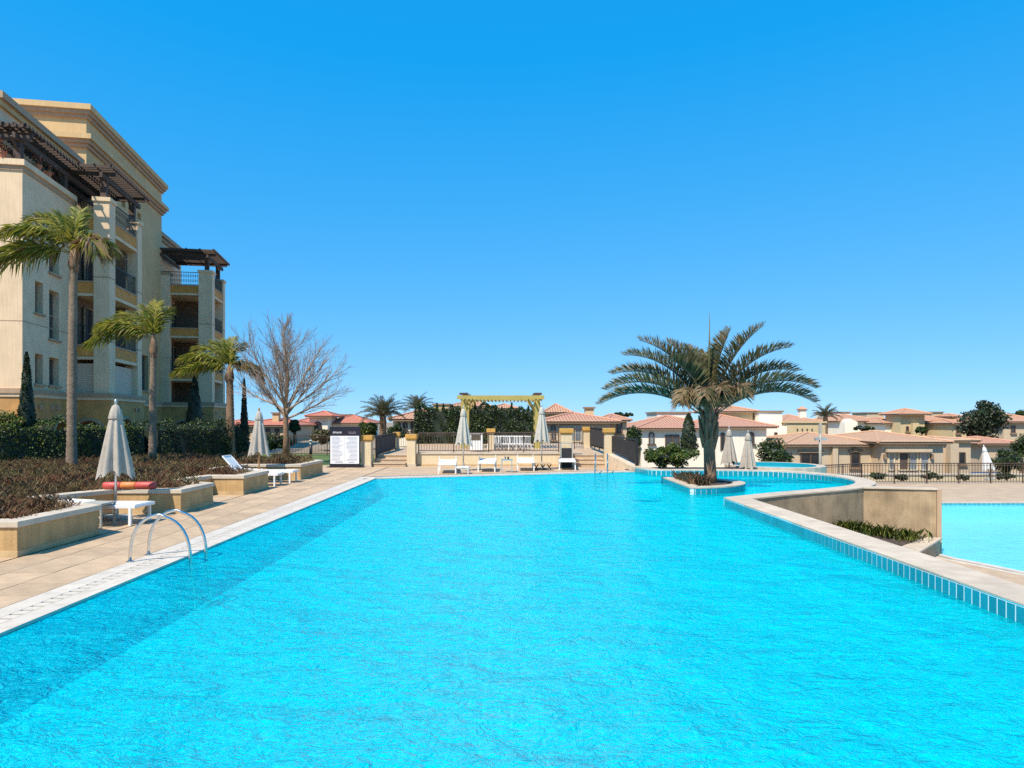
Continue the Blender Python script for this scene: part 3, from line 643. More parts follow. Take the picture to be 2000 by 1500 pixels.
MB().box(-1.1,-.52,21.2,21.7,3.3,12.6).build('pier', M['b_cream'], ab); trim(-1.15,-.47,21.15,21.75,12.6,12.8)
# tall stair block and penthouse
b = MB(); top_ops = [(13.2,15.6,11.0,13.6),(13.2,15.6,7.4,9.9),(13.4,15.4,4.2,6.6),(17.2,18.6,7.6,9.6),(17.2,18.6,4.0,6.4),(13.9,14.5,15.3,15.75),(16.6,17.2,15.3,15.75)]
wallgrid(b, 'y', -1.1, 8.9, 21.4, 3.3, 18.9, top_ops, .3); b.quad((-16,8.9,11.5),(-1.1,8.9,11.5),(-1.1,8.9,18.9),(-16,8.9,18.9)); b.quad((-16,21.4,11),(-1.1,21.4,11),(-1.1,21.4,18.9),(-16,21.4,18.9)); b.quad((-16,8.9,18.9),(-1.1,8.9,18.9),(-1.1,21.4,18.9),(-16,21.4,18.9))
b.build('tower_wall', M['b_olive'], ab)
b = MB()
for o in top_ops: b.quad((-1.4,o[0],o[2]),(-1.4,o[1],o[2]),(-1.4,o[1],o[3]),(-1.4,o[0],o[3]))
b.build('window_back', M['b_trim'], ab)
window_at('y', -1.1, *top_ops[0], .26, ab, 3, 2, 'glass', True); window_at('y', -1.1, *top_ops[2], .26, ab, 3, 2, 'glass', True); window_at('y', -1.1, *top_ops[4], .26, ab, 2, 1, 'glass', True)
af = MB(); arch_fill(af, 'y', -1.098, 13.2, 15.6, 13.6+.55, .25); 
for i in (1, 3):
    o = top_ops[i]
    for k in range(int((o[3]-o[2])/.11)): MB().box(-1.3,-1.26,o[0]+.01,o[1]-.01,o[2]+k*.11,o[2]+k*.11+.103).build('shutter_slat', M['shutter'], ab)
    MB().box(-1.1,-.98,o[0]-.15,o[1]+.15,o[3]+.05,o[3]+.25).build('shutter_box', M['b_cream'], ab)
for (e, z0, z1, m_) in ((.35,18.95,19.25,'b_olive'),(.24,18.75,18.95,'b_trim'),(.12,18.55,18.75,'b_trim'),(.38,17.35,17.62,'b_olive'),(.25,17.15,17.35,'b_trim'),(.12,16.95,17.15,'b_trim')):
    trim(-16,-1.1+e,8.9-e,21.4+e,z0,z1,m_)
b = MB(); b.box(-16,-1.4,1.0,8.88,11.5,15.9); b.build('penthouse_wall', M['b_cream'], ab); trim(-16,-1.1,.7,8.7,15.9,16.2); trim(-16,-1.25,.85,8.7,15.65,15.9,'b_olive')
b = MB(); b.box(-16,-1.15,21.6,25.3,3.3,12.4); b.box(-16,-1.5,21.8,27.5,12.4,15.6); b.build('rear_wall', M['b_cream'], ab); trim(-16,-1.2,21.75,27.8,15.6,15.9); trim(-16,-1.35,21.76,27.65,15.35,15.6)
# roof pergolas
def pergola(x0, x1, y0, y1, z, posts, zf):
    g = MB()
    for y in (y0+.15, y1-.15): g.bar((x0,y,z-.14), (x1+.35,y,z-.14), .12, .24)
    g.bar((x1-.12,y0-.4,z-.37), (x1-.12,y1+.4,z-.37), .13, .24); g.bar((x0+.1,y0-.4,z-.37), (x0+.1,y1+.4,z-.37), .13, .24)
    g.build('pergola_beam', M['wood_dark'], ab)
    k = int((y1-y0+.7)/.30)
    for i in range(k+1):
        y = y0-.35+(y1-y0+.7)*i/k; MB().bar((x0-.1,y,z+.04), (x1+.45,y,z+.04), .075, .15).build('pergola_rafter', M['wood_dark'], ab)
    for i in range(5):
        x = x0+(x1+.3-x0)*i/4; MB().bar((x,y0-.45,z+.14), (x,y1+.45,z+.14), .07, .05).build('pergola_batten', M['wood_dark'], ab)
    for (x, y) in posts:
        p = MB(); p.box(x-.14,x+.14,y-.14,y+.14,zf,z-.3)
        for d in ((0,.55),(0,-.55)): p.bar((x,y,z-.95), (x+d[0],y+d[1],z-.42), .09, .09)
        p.build('pergola_post', M['wood_dark'], ab)
pergola(-1.5, -.12, .2, 9.0, 14.35, [(-.32,.35),(-.32,4.4)], 13.0)
MB().bar((-16,.2,14.0),(.2,.2,14.0),.13,.24).build('pergola_beam', M['wood_dark'], ab)
for i in range(30): MB().bar((-8+i*.28,-.25,14.39),(-8+i*.28,1.4,14.39),.075,.15).build('pergola_rafter', M['wood_dark'], ab)
pergola(-1.2, 1.45, 4.9, 9.3, 14.45, [(1.22,5.2),(1.22,8.95)], 13.05); pergola(-1.2, 2.25, 21.4, 25.2, 14.4, [(1.95,21.7),(1.95,24.9)], 13.05)
# flower pots on the terrace parapet
for i, (x, y, lab) in enumerate(((-1.3,-.02,'terracotta pot with dry plant on the terrace parapet end'),(-.75,-.02,'terracotta pot on the terrace parapet by the corner post'),(.0,1.3,'terracotta pot of red flowers on the parapet by the pergola post'),(.0,2.2,'terracotta pot of trailing plants on the terrace parapet side'))):
    L0 = ab.matrix_basis @ Vector((x, y, 13.0)); t = empty('flower_pot', L0, 0, lab, 'flower pot', 'pots on the terrace parapet')
    MB().lathe([(.10,0),(.15,.22),(.17,.22),(.17,.28),(.14,.28)], 12).build('pot', M['terracotta'], t)
    q = rng.normal(0, .13, (140,3))+np.array([0,0,.42]); q[:,2] = np.maximum(q[:,2], .25); tag(leaves('plant', q, .09, [M['leaf_dark'], M['red_foam'], M['leaf_dry']], t, [.5,.25,.25]), kind='stuff')
# ------------------------------------------------------------------ terrace at the far end with steps, pillars and railings
def pillar(px, Y, z0, z1, w, label, cw=.06):
    x = wx(px, Y); t = empty('gate_pillar', (x, Y, z0), 0, label, 'pillar', 'cream pillars with ochre caps'); h = z1-z0; a = w/2
    MB().box(-a,a,-a,a,0,h-.24).build('shaft', M['cream'], t, bevel=.008); MB().box(-a-.02,a+.02,-a-.02,a+.02,0,.1).build('base', M['cap'], t)
    MB().box(-a-.03,a+.03,-a-.03,a+.03,h-.24,h-.19).build('neck', M['ochre_cap'], t); MB().box(-a-cw,a+cw,-a-cw,a+cw,h-.19,h).build('cap', M['ochre_cap'], t, bevel=.012)
    return t
tz = .48
ter = empty('terrace'); S(ter)
b = MB(); b.prism([(-5.95,29.5),(4.3,29.5),(4.3,44),(-5.95,44)], -4, tz); b.build('terrace_floor', M['paving'], ter)
tw = empty('terrace_wall', label='low cream terrace wall behind the poolside loungers', cat='wall')
b = MB(); b.box(-4.05,2.05,29.1,29.48,-.01,tz+.03); b.build('wall', M['cream'], tw); MB().box(-4.05,2.05,29.06,29.5,tz+.03,tz+.09).build('coping', M['cap'], tw); MB().box(-4.05,2.05,29.08,29.1,-.005,.07).build('skirting', M['skirt'], tw)
for (x0, x1, nm) in ((-5.82,-4.45,'stone steps between pillars beside the notice board'), (2.5,3.88,'stone steps up to the terrace behind the far ladder')):
    t = empty('garden_steps', (0,0,0), 0, nm, 'steps', 'steps up to the terrace')
    for k in range(3): MB().box(x0, x1, 28.55+k*.32, 29.52, .16*k+.001, .16*(k+1)).build('step', M['stone'], t); MB().box(x0, x1, 28.52+k*.32, 28.56+k*.32+.1, .16*(k+1)-.035, .16*(k+1)+.004).build('nosing', M['coping'], t)
pillar(717, 28.6, 0, 1.32, .40, 'cream pillar with ochre cap next to the notice board')
pillar(804, 28.95, 0, 1.36, .36, 'cream pillar with ochre cap at the corner of the terrace wall by the left steps')
pillar(775, 34.4, tz, 1.36, .22, 'slim cream pillar at the garden end of the screened stair railing')
pillar(959, 33, tz, 1.55, .30, 'cream pillar standing behind the terrace railing near the pergola')
pillar(1106, 29.2, 0, 1.6, .46, 'wide cream pillar with ochre cap behind the dark bin')
pillar(1189, 28.7, 0, 1.62, .36, 'cream pillar with ochre cap at the screened railing beside the right steps')
pillar(1148, 35, tz, 1.62, .42, 'cream pillar with ochre cap deeper on the terrace by the beige villa')
def railing(name, A, B, za0, za1, zb0, zb1, label, cat='railing', m='rail_brown', step=.115, screen=None, posts=None, group=None, pw=.014):
    """railing from A to B (plan points); bottom and top heights at both ends"""
    A, B = Vector((A[0],A[1],0)), Vector((B[0],B[1],0)); L_ = (B-A).length; t = empty(name, (A.x,A.y,0), 0, label, cat, group); D = B-A
    def at(s, k): return D*s+Vector((0,0,(za0*(1-s)+zb0*s)*(1-k)+(za1*(1-s)+zb1*s)*k))
    MB().bar(at(0,1), at(1,1), .07, .05).build('top_rail', M[m], t); MB().bar(at(0,.10), at(1,.10), .035, .03).build('bottom_rail', M[m], t); MB().bar(at(0,.90), at(1,.90), .03, .025).build('mid_rail', M[m], t)
    k = max(2, int(L_/step)); p = MB()
    for i in range(k+1): p.bar(at(i/k,.10), at(i/k,.97), pw, pw)
    tag(p.build('pickets', M[m], t), kind='stuff')
    n = posts or max(1, round(L_/1.7))
    for i in range(n+1): MB().bar(at(i/n,-.01), at(i/n,1), .045, .045).build('post', M[m], t)
    if screen:
        nrm = D.cross(Vector((0,0,1))).normalized()*.03; q = MB(); k = 14
        for i in range(k): 
            w0, w1 = (.012*math.sin(i*2.1), .012*math.sin((i+1)*2.1)); off = nrm
            q.quad(at(i/k,.16)+off*(1+w0*20), at((i+1)/k,.16)+off*(1+w1*20), at((i+1)/k,.93)+off*(1+w1*20), at(i/k,.93)+off*(1+w0*20))
        q.build('shade_screen', M['screen'], t)
    return t
railing('terrace_railing', (-4.0,29.28), (2.0,29.28), tz+.09, 1.40, tz+.09, 1.42, 'dark brown picket railing on the low terrace wall behind the loungers', pw=.016)
railing('stair_railing', (-5.75,28.85), (wx(772,34.2),34.2), .3, 1.28, tz, 1.32, 'black screened railing from the notice board pillar back along the path', m='iron', screen=True)
railing('stair_railing', (wx(1196,28.5),28.5), (4.83,26.45), .62, 1.27, .2, 1.18, 'black screened railing sloping down to the pool corner', m='iron', screen=True)
railing('stair_railing', (wx(1153,34.8),34.8), (wx(1181,28.95),28.95), tz+.1, 1.6, .62, 1.58, 'black screened railing along the terrace side of the right steps', m='iron', screen=True)
railing('garden_railing', (wx(1122,35),35), (wx(1146,35),35), tz, 1.5, tz, 1.5, 'short brown picket railing in front of the beige villa', pw=.02)
railing('garden_railing', (wx(775,36),36), (wx(806,36),36), tz, 1.36, tz, 1.36, 'black gate railing at the end of the stepped path', m='iron')
railing('garden_railing', (wx(566,38),38), (wx(712,38),38), .0, 1.1, .0, 1.1, 'brown garden fence across the lawn behind the notice board', step=.16)
MB().bar((4.83,26.45,.0),(4.83,26.45,1.25),.11,.11).build('end_post', M['iron'], [o for o in col.objects if o.get('label') == 'black screened railing sloping down to the pool corner'][0]).location = (-wx(1196,28.5), -28.5, 0)
kb = MB(); kb.add([(3.95,28.5,-.01),(4.35,28.5,-.01),(4.98,26.3,-.01),(4.62,26.3,-.01),(3.95,28.5,.55),(4.35,28.5,.55),(4.98,26.3,.16),(4.62,26.3,.16)], [(4,5,6,7),(0,4,7,3),(1,2,6,5),(0,1,5,4),(3,7,6,2)]); tag(kb.build('stair_kerb', M['coping']), 'sloping stone kerb under the screened railing at the pool corner', 'kerb')
fb = MB(); fb.prism([(4.45,26.55),(5.2,26.3),(5.2,30),(4.45,30)], -3, .03); fb.prism([(5.2,25.15),(9.5,24.9),(9.5,28),(5.2,28)], -3, .02); S(fb.build('planting_bed', M['soil']))
# lower terrace railing
railing('terrace_railing', (wx(1530,34.4),34.4), (wx(1682,37.2),37.2), LZ, -.42, LZ, -.40, 'brown picket railing of the lower terrace where it passes the round basin', step=.16, pw=.02)
railing('terrace_railing', (wx(1683,37.2),37.2), (wx(2060,37.6),37.6), LZ, -.40, LZ, -.40, 'long brown picket railing along the lower pool terrace', step=.165, pw=.02)
gw_ = empty('garden_wall', label='low cream garden wall behind the lower terrace railing', cat='wall')
MB().box(wx(1640,42),wx(2080,42),42,42.3,-4,-1.42).build('wall', M['cream'], gw_); MB().box(wx(1640,42),wx(2080,42),41.95,42.35,-1.42,-1.32).build('coping', M['cap'], gw_)
# yellow pergola on the terrace
yp = empty('garden_pergola', (0,0,0), 0, 'yellow painted timber pergola on the terrace before the tall hedge', 'pergola'); Yp = 36
xa, xb = wx(906,Yp), wx(1050,Yp); zt = wz(771,Yp)
for x in (xa, xb):
    for y in (Yp, Yp+2.2):
        p = MB(); p.box(x-.14,x+.14,y-.14,y+.14,tz,zt-.2); p.bar((x,y,zt-1.0),(x+(.5 if x == xa else -.5),y,zt-.25),.1,.1); p.build('post', M['yellow_paint'], yp); MB().box(x-.22,x+.22,y-.2,y+.2,zt,zt+.1).build('post_cap', M['wood_dark'], yp)
for y in (Yp-.12, Yp+2.32): MB().box(xa-.35,xb+.35,y-.06,y+.06,zt-.24,zt-.04).build('beam', M['yellow_paint'], yp)
for i in range(20):
    x = xa+(xb-xa)*i/19; MB().box(x-.04,x+.04,Yp-.5,Yp+2.7,zt-.31,zt-.24).build('rafter', M['yellow_paint'], yp)
# stacked chairs and towel cabinet on the terrace
for i in range(11):
    px = 960+i*7; Y = 33.5+(i%2)*.5; t = empty('terrace_chair', (wx(px,Y),Y,tz), R(random.uniform(-12,12)), 'white plastic garden chair in the row behind the terrace railing', 'chair', 'white chairs on the terrace'); t.scale = (.8,.8,.74)
    MB().box(-.24,.24,-.22,.22,.40,.44).build('seat', M['white_paint'], t); 
    bk = MB()
    for k in range(4): bk.bar((-.18+k*.12,.22,.44),(-.18+k*.12,.30,.92),.05,.02)
    bk.bar((-.24,.30,.92),(.24,.30,.92),.03,.06); bk.build('backrest', M['white_paint'], t)
    for sx in (-.21,.21):
        for sy in (-.19,.19): MB().bar((sx,sy,.40),(sx*1.1,sy*1.1,0),.035,.035).build('leg', M['white_paint'], t)
t = empty('towel_cabinet', (wx(930,32),32,tz), 0, 'white towel cabinet with dark opening behind the terrace railing', 'cabinet')
MB().box(-.3,.3,-.2,.2,.05,.85).build('body', M['white_paint'], t); MB().box(-.22,.22,-.215,-.2,.55,.8).build('opening', M['dark_room'], t); MB().box(-.34,.34,-.24,.24,.85,.9).build('top', M['white_paint'], t)
# ------------------------------------------------------------------ pool furniture
def parasol(loc, hz, label, pole='aluminium', rot=0, lean=0, fab='fabric', base=True):
    """closed parasol: pleated canopy hanging round its pole"""
    t = empty('folded_parasol', loc, rot, label, 'parasol', 'folded parasols'); h = hz
    if lean: t.rotation_euler = (0, lean, rot)
    MB().tube([(0,0,.02),(0,0,h-.05)], .024, 10).build('pole', M[pole], t, True)
    N_ = 64; ph = random.uniform(0, 6)
    def pl(a, s): return (.05+.22*s)*math.cos(8*a+ph)+.06*s*math.sin(3*a+ph)
    c = MB(); prof = [(.05,h-.10),(.085,h-.26),(.12,h-.42),(.17,h-.72),(.215,h-1.0),(.255,h-1.25),(.275,h-1.38)]
    vs = []; k = len(prof)
    for i, (r, z) in enumerate(prof):
        for j in range(N_):
            a = 2*math.pi*j/N_; s = i/(k-1); rr = r*(1+pl(a, s)); zz = z-(.10*max(0, math.cos(8*a+ph))+.05*math.sin(2*a+ph))*(s**4); vs.append((rr*math.cos(a), rr*math.sin(a), zz))
    c.add(vs, [(i*N_+(j+1)%N_, i*N_+j, (i+1)*N_+j, (i+1)*N_+(j+1)%N_) for i in range(k-1) for j in range(N_)]); c.build('canopy', M[fab], t, True)
    v = MB(); v.lathe([(.118,h-.34),(.125,h-.32),(.095,h-.17),(.06,h-.08),(.02,h-.05)], 32, pleat=lambda a, s: .10*(1-s)*math.cos(8*a+ph)); v.build('vent_cap', M[fab], t, True)
    MB().lathe([(.012,h-.06),(.03,h-.03),(.022,h-.01),(.035,h+.01),(.02,h+.04),(.004,h+.06)], 12).build('finial', M[pole], t, True)
    tie = MB(); tie.lathe([(.252,h-1.16),(.258,h-1.13),(.248,h-1.10)], 32, pleat=lambda a, s: .12*math.cos(8*a+ph)); 
    if base: MB().lathe([(.27,0),(.27,.05),(.24,.07),(.05,.08),(.045,.30),(.03,.31)], 20).build('base', M['grey_stone'], t)
    return t
parasol((-7.72,13.3,0), 2.28, 'folded taupe parasol in the planter notch nearest the pool ladder')
parasol((wx(506,21.6),21.6,0), 2.28, 'folded taupe parasol on a wooden pole in the planter notch with a raised lounger', 'wood_pole')
parasol((wx(905,26.2),26.2,0), 2.44, 'folded pale parasol between loungers before the terrace wall', fab='fabric_pale')
parasol((wx(1058,27),27,0), 2.52, 'folded pale parasol in front of the right pergola post', fab='fabric_pale')
parasol((wx(1424,27.5),27.5,.02), 1.62, 'larger folded beige parasol behind the palm island', fab='fabric', base=False)
parasol((wx(1461,26.8),26.8,.02), 1.48, 'smaller folded beige parasol behind the palm island', fab='fabric', base=False)
def lounger(loc, rz, label, back=.35, L_=1.85, arms=False):
    """sling sun lounger, foot end at local y=0, head at +y"""
    t = empty('sun_lounger', loc, rz, label, 'sun lounger', 'white sun loungers'); w = .31; z = .34; hb = 1.15
    f = MB()
    for s in (-1, 1): f.bar((s*w,0,z), (s*w,L_-.05,z), .04, .06)
    for y in (.02, .6, 1.2, L_-.07): f.bar((-w,y,z), (w,y,z), .035, .05)
    f.build('frame', M['white_paint'], t, bevel=.006)
    for s in (-1, 1):
        for y in (.1, L_-.25): MB().bar((s*w,y,z), (s*w,y,0), .045, .045).build('leg', M['white_paint'], t)
    MB().box(-w+.02,w-.02,.02,hb,z+.025,z+.04).build('seat', M['white_sling'], t)
    a = back; c, s_ = math.cos(a), math.sin(a); l = L_-hb-.03
    bk = MB()
    for s in (-1, 1): bk.bar((s*(w-.015),hb,z+.035), (s*(w-.015),hb+l*c,z+.035+l*s_), .035, .04)
    bk.bar((-w,hb+l*c,z+.035+l*s_), (w,hb+l*c,z+.035+l*s_), .035, .04); bk.build('back_frame', M['white_paint'], t)
    MB().add([(-w+.02,hb,z+.045),(w-.02,hb,z+.045),(w-.02,hb+l*c,z+.045+l*s_),(-w+.02,hb+l*c,z+.045+l*s_)], [(0,1,2,3)]).build('backrest', M['white_sling'], t)
    if arms:
        for s in (-1, 1): q = MB(); q.bar((s*w,1.2,z), (s*w,1.28,z+.22), .03, .03); q.bar((s*w,1.30,z+.22), (s*w,1.12,z+.23), .045, .025); q.build('armrest', M['white_paint'], t)
    return t
lounger((-6.85,12.75,0), R(88), 'white sun lounger lying flat in the planter notch next to the pool ladder', .05, 1.65)
lounger((-6.85,20.25,0), R(92), 'white sun lounger with raised back under the wooden-pole parasol', .85)
lounger((-6.75,21.35,0), R(90), 'white sun lounger lying flat behind the raised one in the same notch', .03)
for (px, Y, bk, lab) in ((873,24.7,.32,'white sun lounger left of the pale parasol before the terrace wall'),(950,25.5,.32,'white sun lounger between the pale parasol and the metal side table'),(1027,26.0,.32,'white sun lounger between the metal side table and the low wooden stool'),(1108,26.5,.05,'flat white sun lounger in front of the dark bin')):
    lounger((wx(px,Y),Y,0), R(random.uniform(-4,4)), lab, bk*.15, 1.75, bk > .1)
def side_table(loc, w, h, m, label, items=False, group='side tables'):
    t = empty('side_table', loc, 0, label, 'side table', group); a = w/2
    MB().box(-a,a,-a,a,h-.035,h).build('table_top', M[m], t)
    for sx in (-1,1):
        for sy in (-1,1): MB().bar((sx*(a-.025),sy*(a-.025),0),(sx*(a-.025),sy*(a-.025),h-.035),.03,.03).build('leg', M[m], t)
    return t
side_table((wx(990,25.6),25.6,0), .42, .48, 'aluminium', 'grey metal side table with small jars between two loungers')
for dx, lab in ((-.06,'small steel jar on the metal side table'),(.05,'small dark jar on the metal side table')):
    j = empty('jar', (wx(990,25.6)+dx,25.6,.481), 0, lab, 'jar'); MB().lathe([(.03,0),(.035,.05),(.03,.08)], 12).build('body', M['steel' if dx < 0 else 'iron'], j); MB().lathe([(.033,.08),(.033,.095),(.01,.1)], 12).build('lid', M['iron'], j)
side_table((wx(903,24.9),24.9,0), .5, .26, 'white_paint', 'low white side table under the pale parasol'); side_table((-7.5,12.32,0), .46, .44, 'grey_stone', 'grey side table at the planter notch beside the flat lounger')
st = empty('wooden_stool', (wx(1058,27)+.02,26.55,0), 0, 'low wooden trestle stool at the foot of the right pale parasol', 'stool')
MB().box(-.33,.33,-.2,.2,.24,.30).build('top', M['stone'], st)
for x in (-.25,0,.25): l = MB(); l.bar((x-.08,-.1,0),(x+.08,-.1,.24),.04,.04); l.bar((x+.08,.1,0),(x-.08,.1,.24),.04,.04); l.build('trestle', M['wood_dark'], st)
bn = empty('waste_bin', (wx(1106,28.2),28.2,0), 0, 'dark slatted waste bin in front of the wide pillar', 'bin')
for k in range(9): MB().box(-.21,.21,-.2,.2,.04+k*.085,.04+k*.085+.075).build('slat', M['screen'], bn)
fr_ = MB()
for sx in (-.23,.23): fr_.bar((sx,-.21,0),(sx,-.21,1.0),.035,.035); fr_.bar((sx,.21,0),(sx,.21,1.0),.035,.035)
fr_.bar((-.23,-.21,1.0),(.23,-.21,1.0),.035,.035); fr_.bar((-.23,.21,1.0),(.23,.21,1.0),.035,.035); fr_.build('frame', M['grey_stone'], bn); MB().box(-.2,.2,-.19,.19,.0,.78).build('liner', M['iron'], bn)
def ladder(p_out, p_in, wv, h, label, foot=True):
    """two arched steel grab rails from the deck over the edge into the water"""
    t = empty('pool_ladder', p_out, 0, label, 'ladder', 'steel pool ladders'); o, i = Vector((0,0,0)), Vector(p_in)-Vector(p_out); wv = Vector(wv)
    for k in (0, 1):
        pts = []
        for j in range(19):
            s = j/18; a = math.pi*s; q = o+(i-o)*(.5-.5*math.cos(a)); q.z = h*math.sin(a)**.75+(-.05*s if s > .5 else 0); pts.append(q+wv*k)
        pts.append(i+wv*k+Vector((0,0,-.5)) + (i-o).normalized()*.05); pts.append(i+wv*k+Vector((0,0,-1.1))+(i-o).normalized()*.05)
        MB().tube(pts, .021, 12).build('rail', M['steel'], t, True)
        MB().lathe([(.05,.0),(.05,.012),(.03,.02)], 16, c=tuple(o+wv*k)).build('flange', M['steel'], t)
    for z in (-.25,-.5,-.75): MB().bar(i+Vector((0,0,z))+(i-o).normalized()*.05, i+wv+Vector((0,0,z))+(i-o).normalized()*.05, .08, .02).build('tread', M['steel'], t)
    return t
ladder((-5.16,9.22,0), (-4.34,9.22,0), (0,.47,0), .64, 'bent stainless steel pool ladder rails on the planter side')
ladder((wx(1164,26.0),26.0,0), (wx(1162,25.0),25.0,0), (.46,.06,0), .68, 'stainless steel pool ladder rails before the right steps')
rt = empty('rescue_tube', (-8.3,14.05,.505), R(3), 'red rescue tube with orange middle lying on the planter coping', 'rescue tube')
for x0, x1, m_ in ((-.1,.25,'red_foam'),(.25,.55,'orange_foam'),(.55,.95,'red_foam')):
    MB().tube([(x0,0,.075),(x0+.02,0,.075),((x0+x1)/2,0,.075),(x1-.02,0,.075),(x1,0,.075)], [.062,.075,.077,.075,.062], 14).build('foam_section', M[m_], rt, True)
bl = empty('bollard_light', (wx(607,34),34,.0), 0, 'black bollard light with white lens at the planter end', 'bollard')
MB().lathe([(.07,0),(.07,.75),(.06,.75)], 16).build('post', M['iron'], bl, True); MB().lathe([(.058,.75),(.062,.78),(.062,.93),(.07,.93),(.07,.96),(.02,.98)], 16).build('lens', M['white_paint'], bl, True)
MB().lathe([(.1,0),(.1,.05),(.07,.06)], 16).build('base', M['white_paint'], bl)
bl.location.z = .0
# notice board
nb_ = empty('notice_board', (wx(673.5,28.2),28.2,0), R(-1), 'dark notice board with white two-column rules sheet beside the steps', 'sign'); a = .635
MB().box(-a,a,0,.10,.02,1.69).build('frame', M['sign_dark'], nb_, bevel=.006); MB().box(-a-.1,a+.15,-.1,.25,0,.03).build('base', M['iron'], nb_)
MB().box(-a+.035,a-.045,-.006,0,.15,1.30).build('sheet', M['sign_white'], nb_)
pr = MB()
for c0, c1 in ((-.53,-.06),(.03,.52)):
    for k in range(19):
        z = 1.24-k*.054; l = (c1-c0)*random.uniform(.62,1.0); x = c0 if c0 < 0 else c1-l
        pr.quad((x,-.009,z),(x+l,-.009,z),(x+l,-.009,z+.017),(x,-.009,z+.017))
pr.quad((-.02,-.009,.24),(-.012,-.009,.24),(-.012,-.009,1.26),(-.02,-.009,1.26)); pr.quad((-.40,-.009,.20),(-.08,-.009,.20),(-.08,-.009,.235),(-.40,-.009,.235)); pr.quad((.15,-.009,.2),(.40,-.009,.2),(.40,-.009,.225),(.15,-.009,.225))
pr.build('printed_lines', M['print_grey'], nb_)
def text(s, size, loc, m, parent, name='lettering'):
    cu = bpy.data.curves.new(name, 'FONT'); cu.body = s; cu.size = size; cu.align_x = 'CENTER'; cu.extrude = .002; to = bpy.data.objects.new(name, cu); col.objects.link(to)
    me = bpy.data.meshes.new_from_object(to.evaluated_get(bpy.context.evaluated_depsgraph_get())); bpy.data.objects.remove(to); me.materials.append(m) if not me.materials else None
    o = bpy.data.objects.new(name, me); col.objects.link(o); o.parent = parent; o.location = loc; o.rotation_euler = (R(90), 0, 0); return o
text('EMAAR', .115, (-.31,-.004,1.40), M['print_white'], nb_)
em = MB()
for k in range(7): x = .17+k*.045; em.bar((x,-.004,1.40+.012*(k%3)), (x+.03*math.sin(k*2.),-.004,1.49-.015*(k%2)), .016, .004, up=(0,1,0))
em.bar((.15,-.004,1.40),(.47,-.004,1.40),.016,.004, up=(0,1,0)); em.build('emblem', M['print_dim'], nb_)
# lamp pole and leaning white parasol by the lower railing, parked car beyond
lp = empty('lamp_pole', (wx(1602,40),40,-2.2), 0, 'grey lamp pole with floodlights in front of the single storey house', 'lamp pole')
MB().tube([(0,0,0),(0,0,3.7)], [.09,.07], 10).build('pole', M['grey_stone'], lp, True); MB().box(-.07,.07,-.07,.07,3.4,4.0).build('camera_housing', M['grey_stone'], lp)
for s in (-1, 1): MB().bar((s*.08,-.05,3.1),(s*.36,-.1,3.05),.12,.16).build('floodlight', M['aluminium'], lp)
parasol((wx(1934,40),40,-1.5), 2.0, 'slim white folded parasol leaning at the lower terrace railing', 'white_paint', 0, R(-11), 'white_sling')
cr = empty('parked_car', (wx(1934,46),46,-3.0), R(4), 'dark blue car parked behind the garden wall', 'car')
bd = MB(); bd.prism([(-2.1,-.85),(2.1,-.85),(2.1,.85),(-2.1,.85)], .35, .85); bd.build('body', M['car_blue'], cr, bevel=.1)
cb = MB(); cb.add([(-1.5,-.78,.84),(1.3,-.78,.84),(1.3,.78,.84),(-1.5,.78,.84),(-.9,-.65,1.45),(.6,-.65,1.45),(.6,.65,1.45),(-.9,.65,1.45)], [(4,5,6,7),(0,1,5,4),(1,2,6,5),(2,3,7,6),(3,0,4,7)]); cb.build('cabin', M['car_blue'], cr, bevel=.08)
for x0,x1,t0,t1 in ((-1.3,-.15,-.82,-.15),(-.08,1.08,-.08,.52)): MB().add([(x0,-.785,.9),(x1,-.785,.9),(t1,-.675,1.38),(t0,-.675,1.38)],[(0,1,2,3)]).build('window', M['glass_dark'], cr)
for x in (-1.35,1.35):
    for y in (-.8,.8): wv_ = MB().tube([(x,y-.1,.33),(x,y+.1,.33)], .33, 20).build('wheel', M['rubber'], cr, True); MB().tube([(x,y-.108,.33),(x,y+.108,.33)], .2, 14).build('rim', M['aluminium'], wv_)
for y in (-.6,.6): MB().box(-2.14,-2.08,y-.18,y+.18,.6,.74).build('headlight', M['glass_pale'], cr)
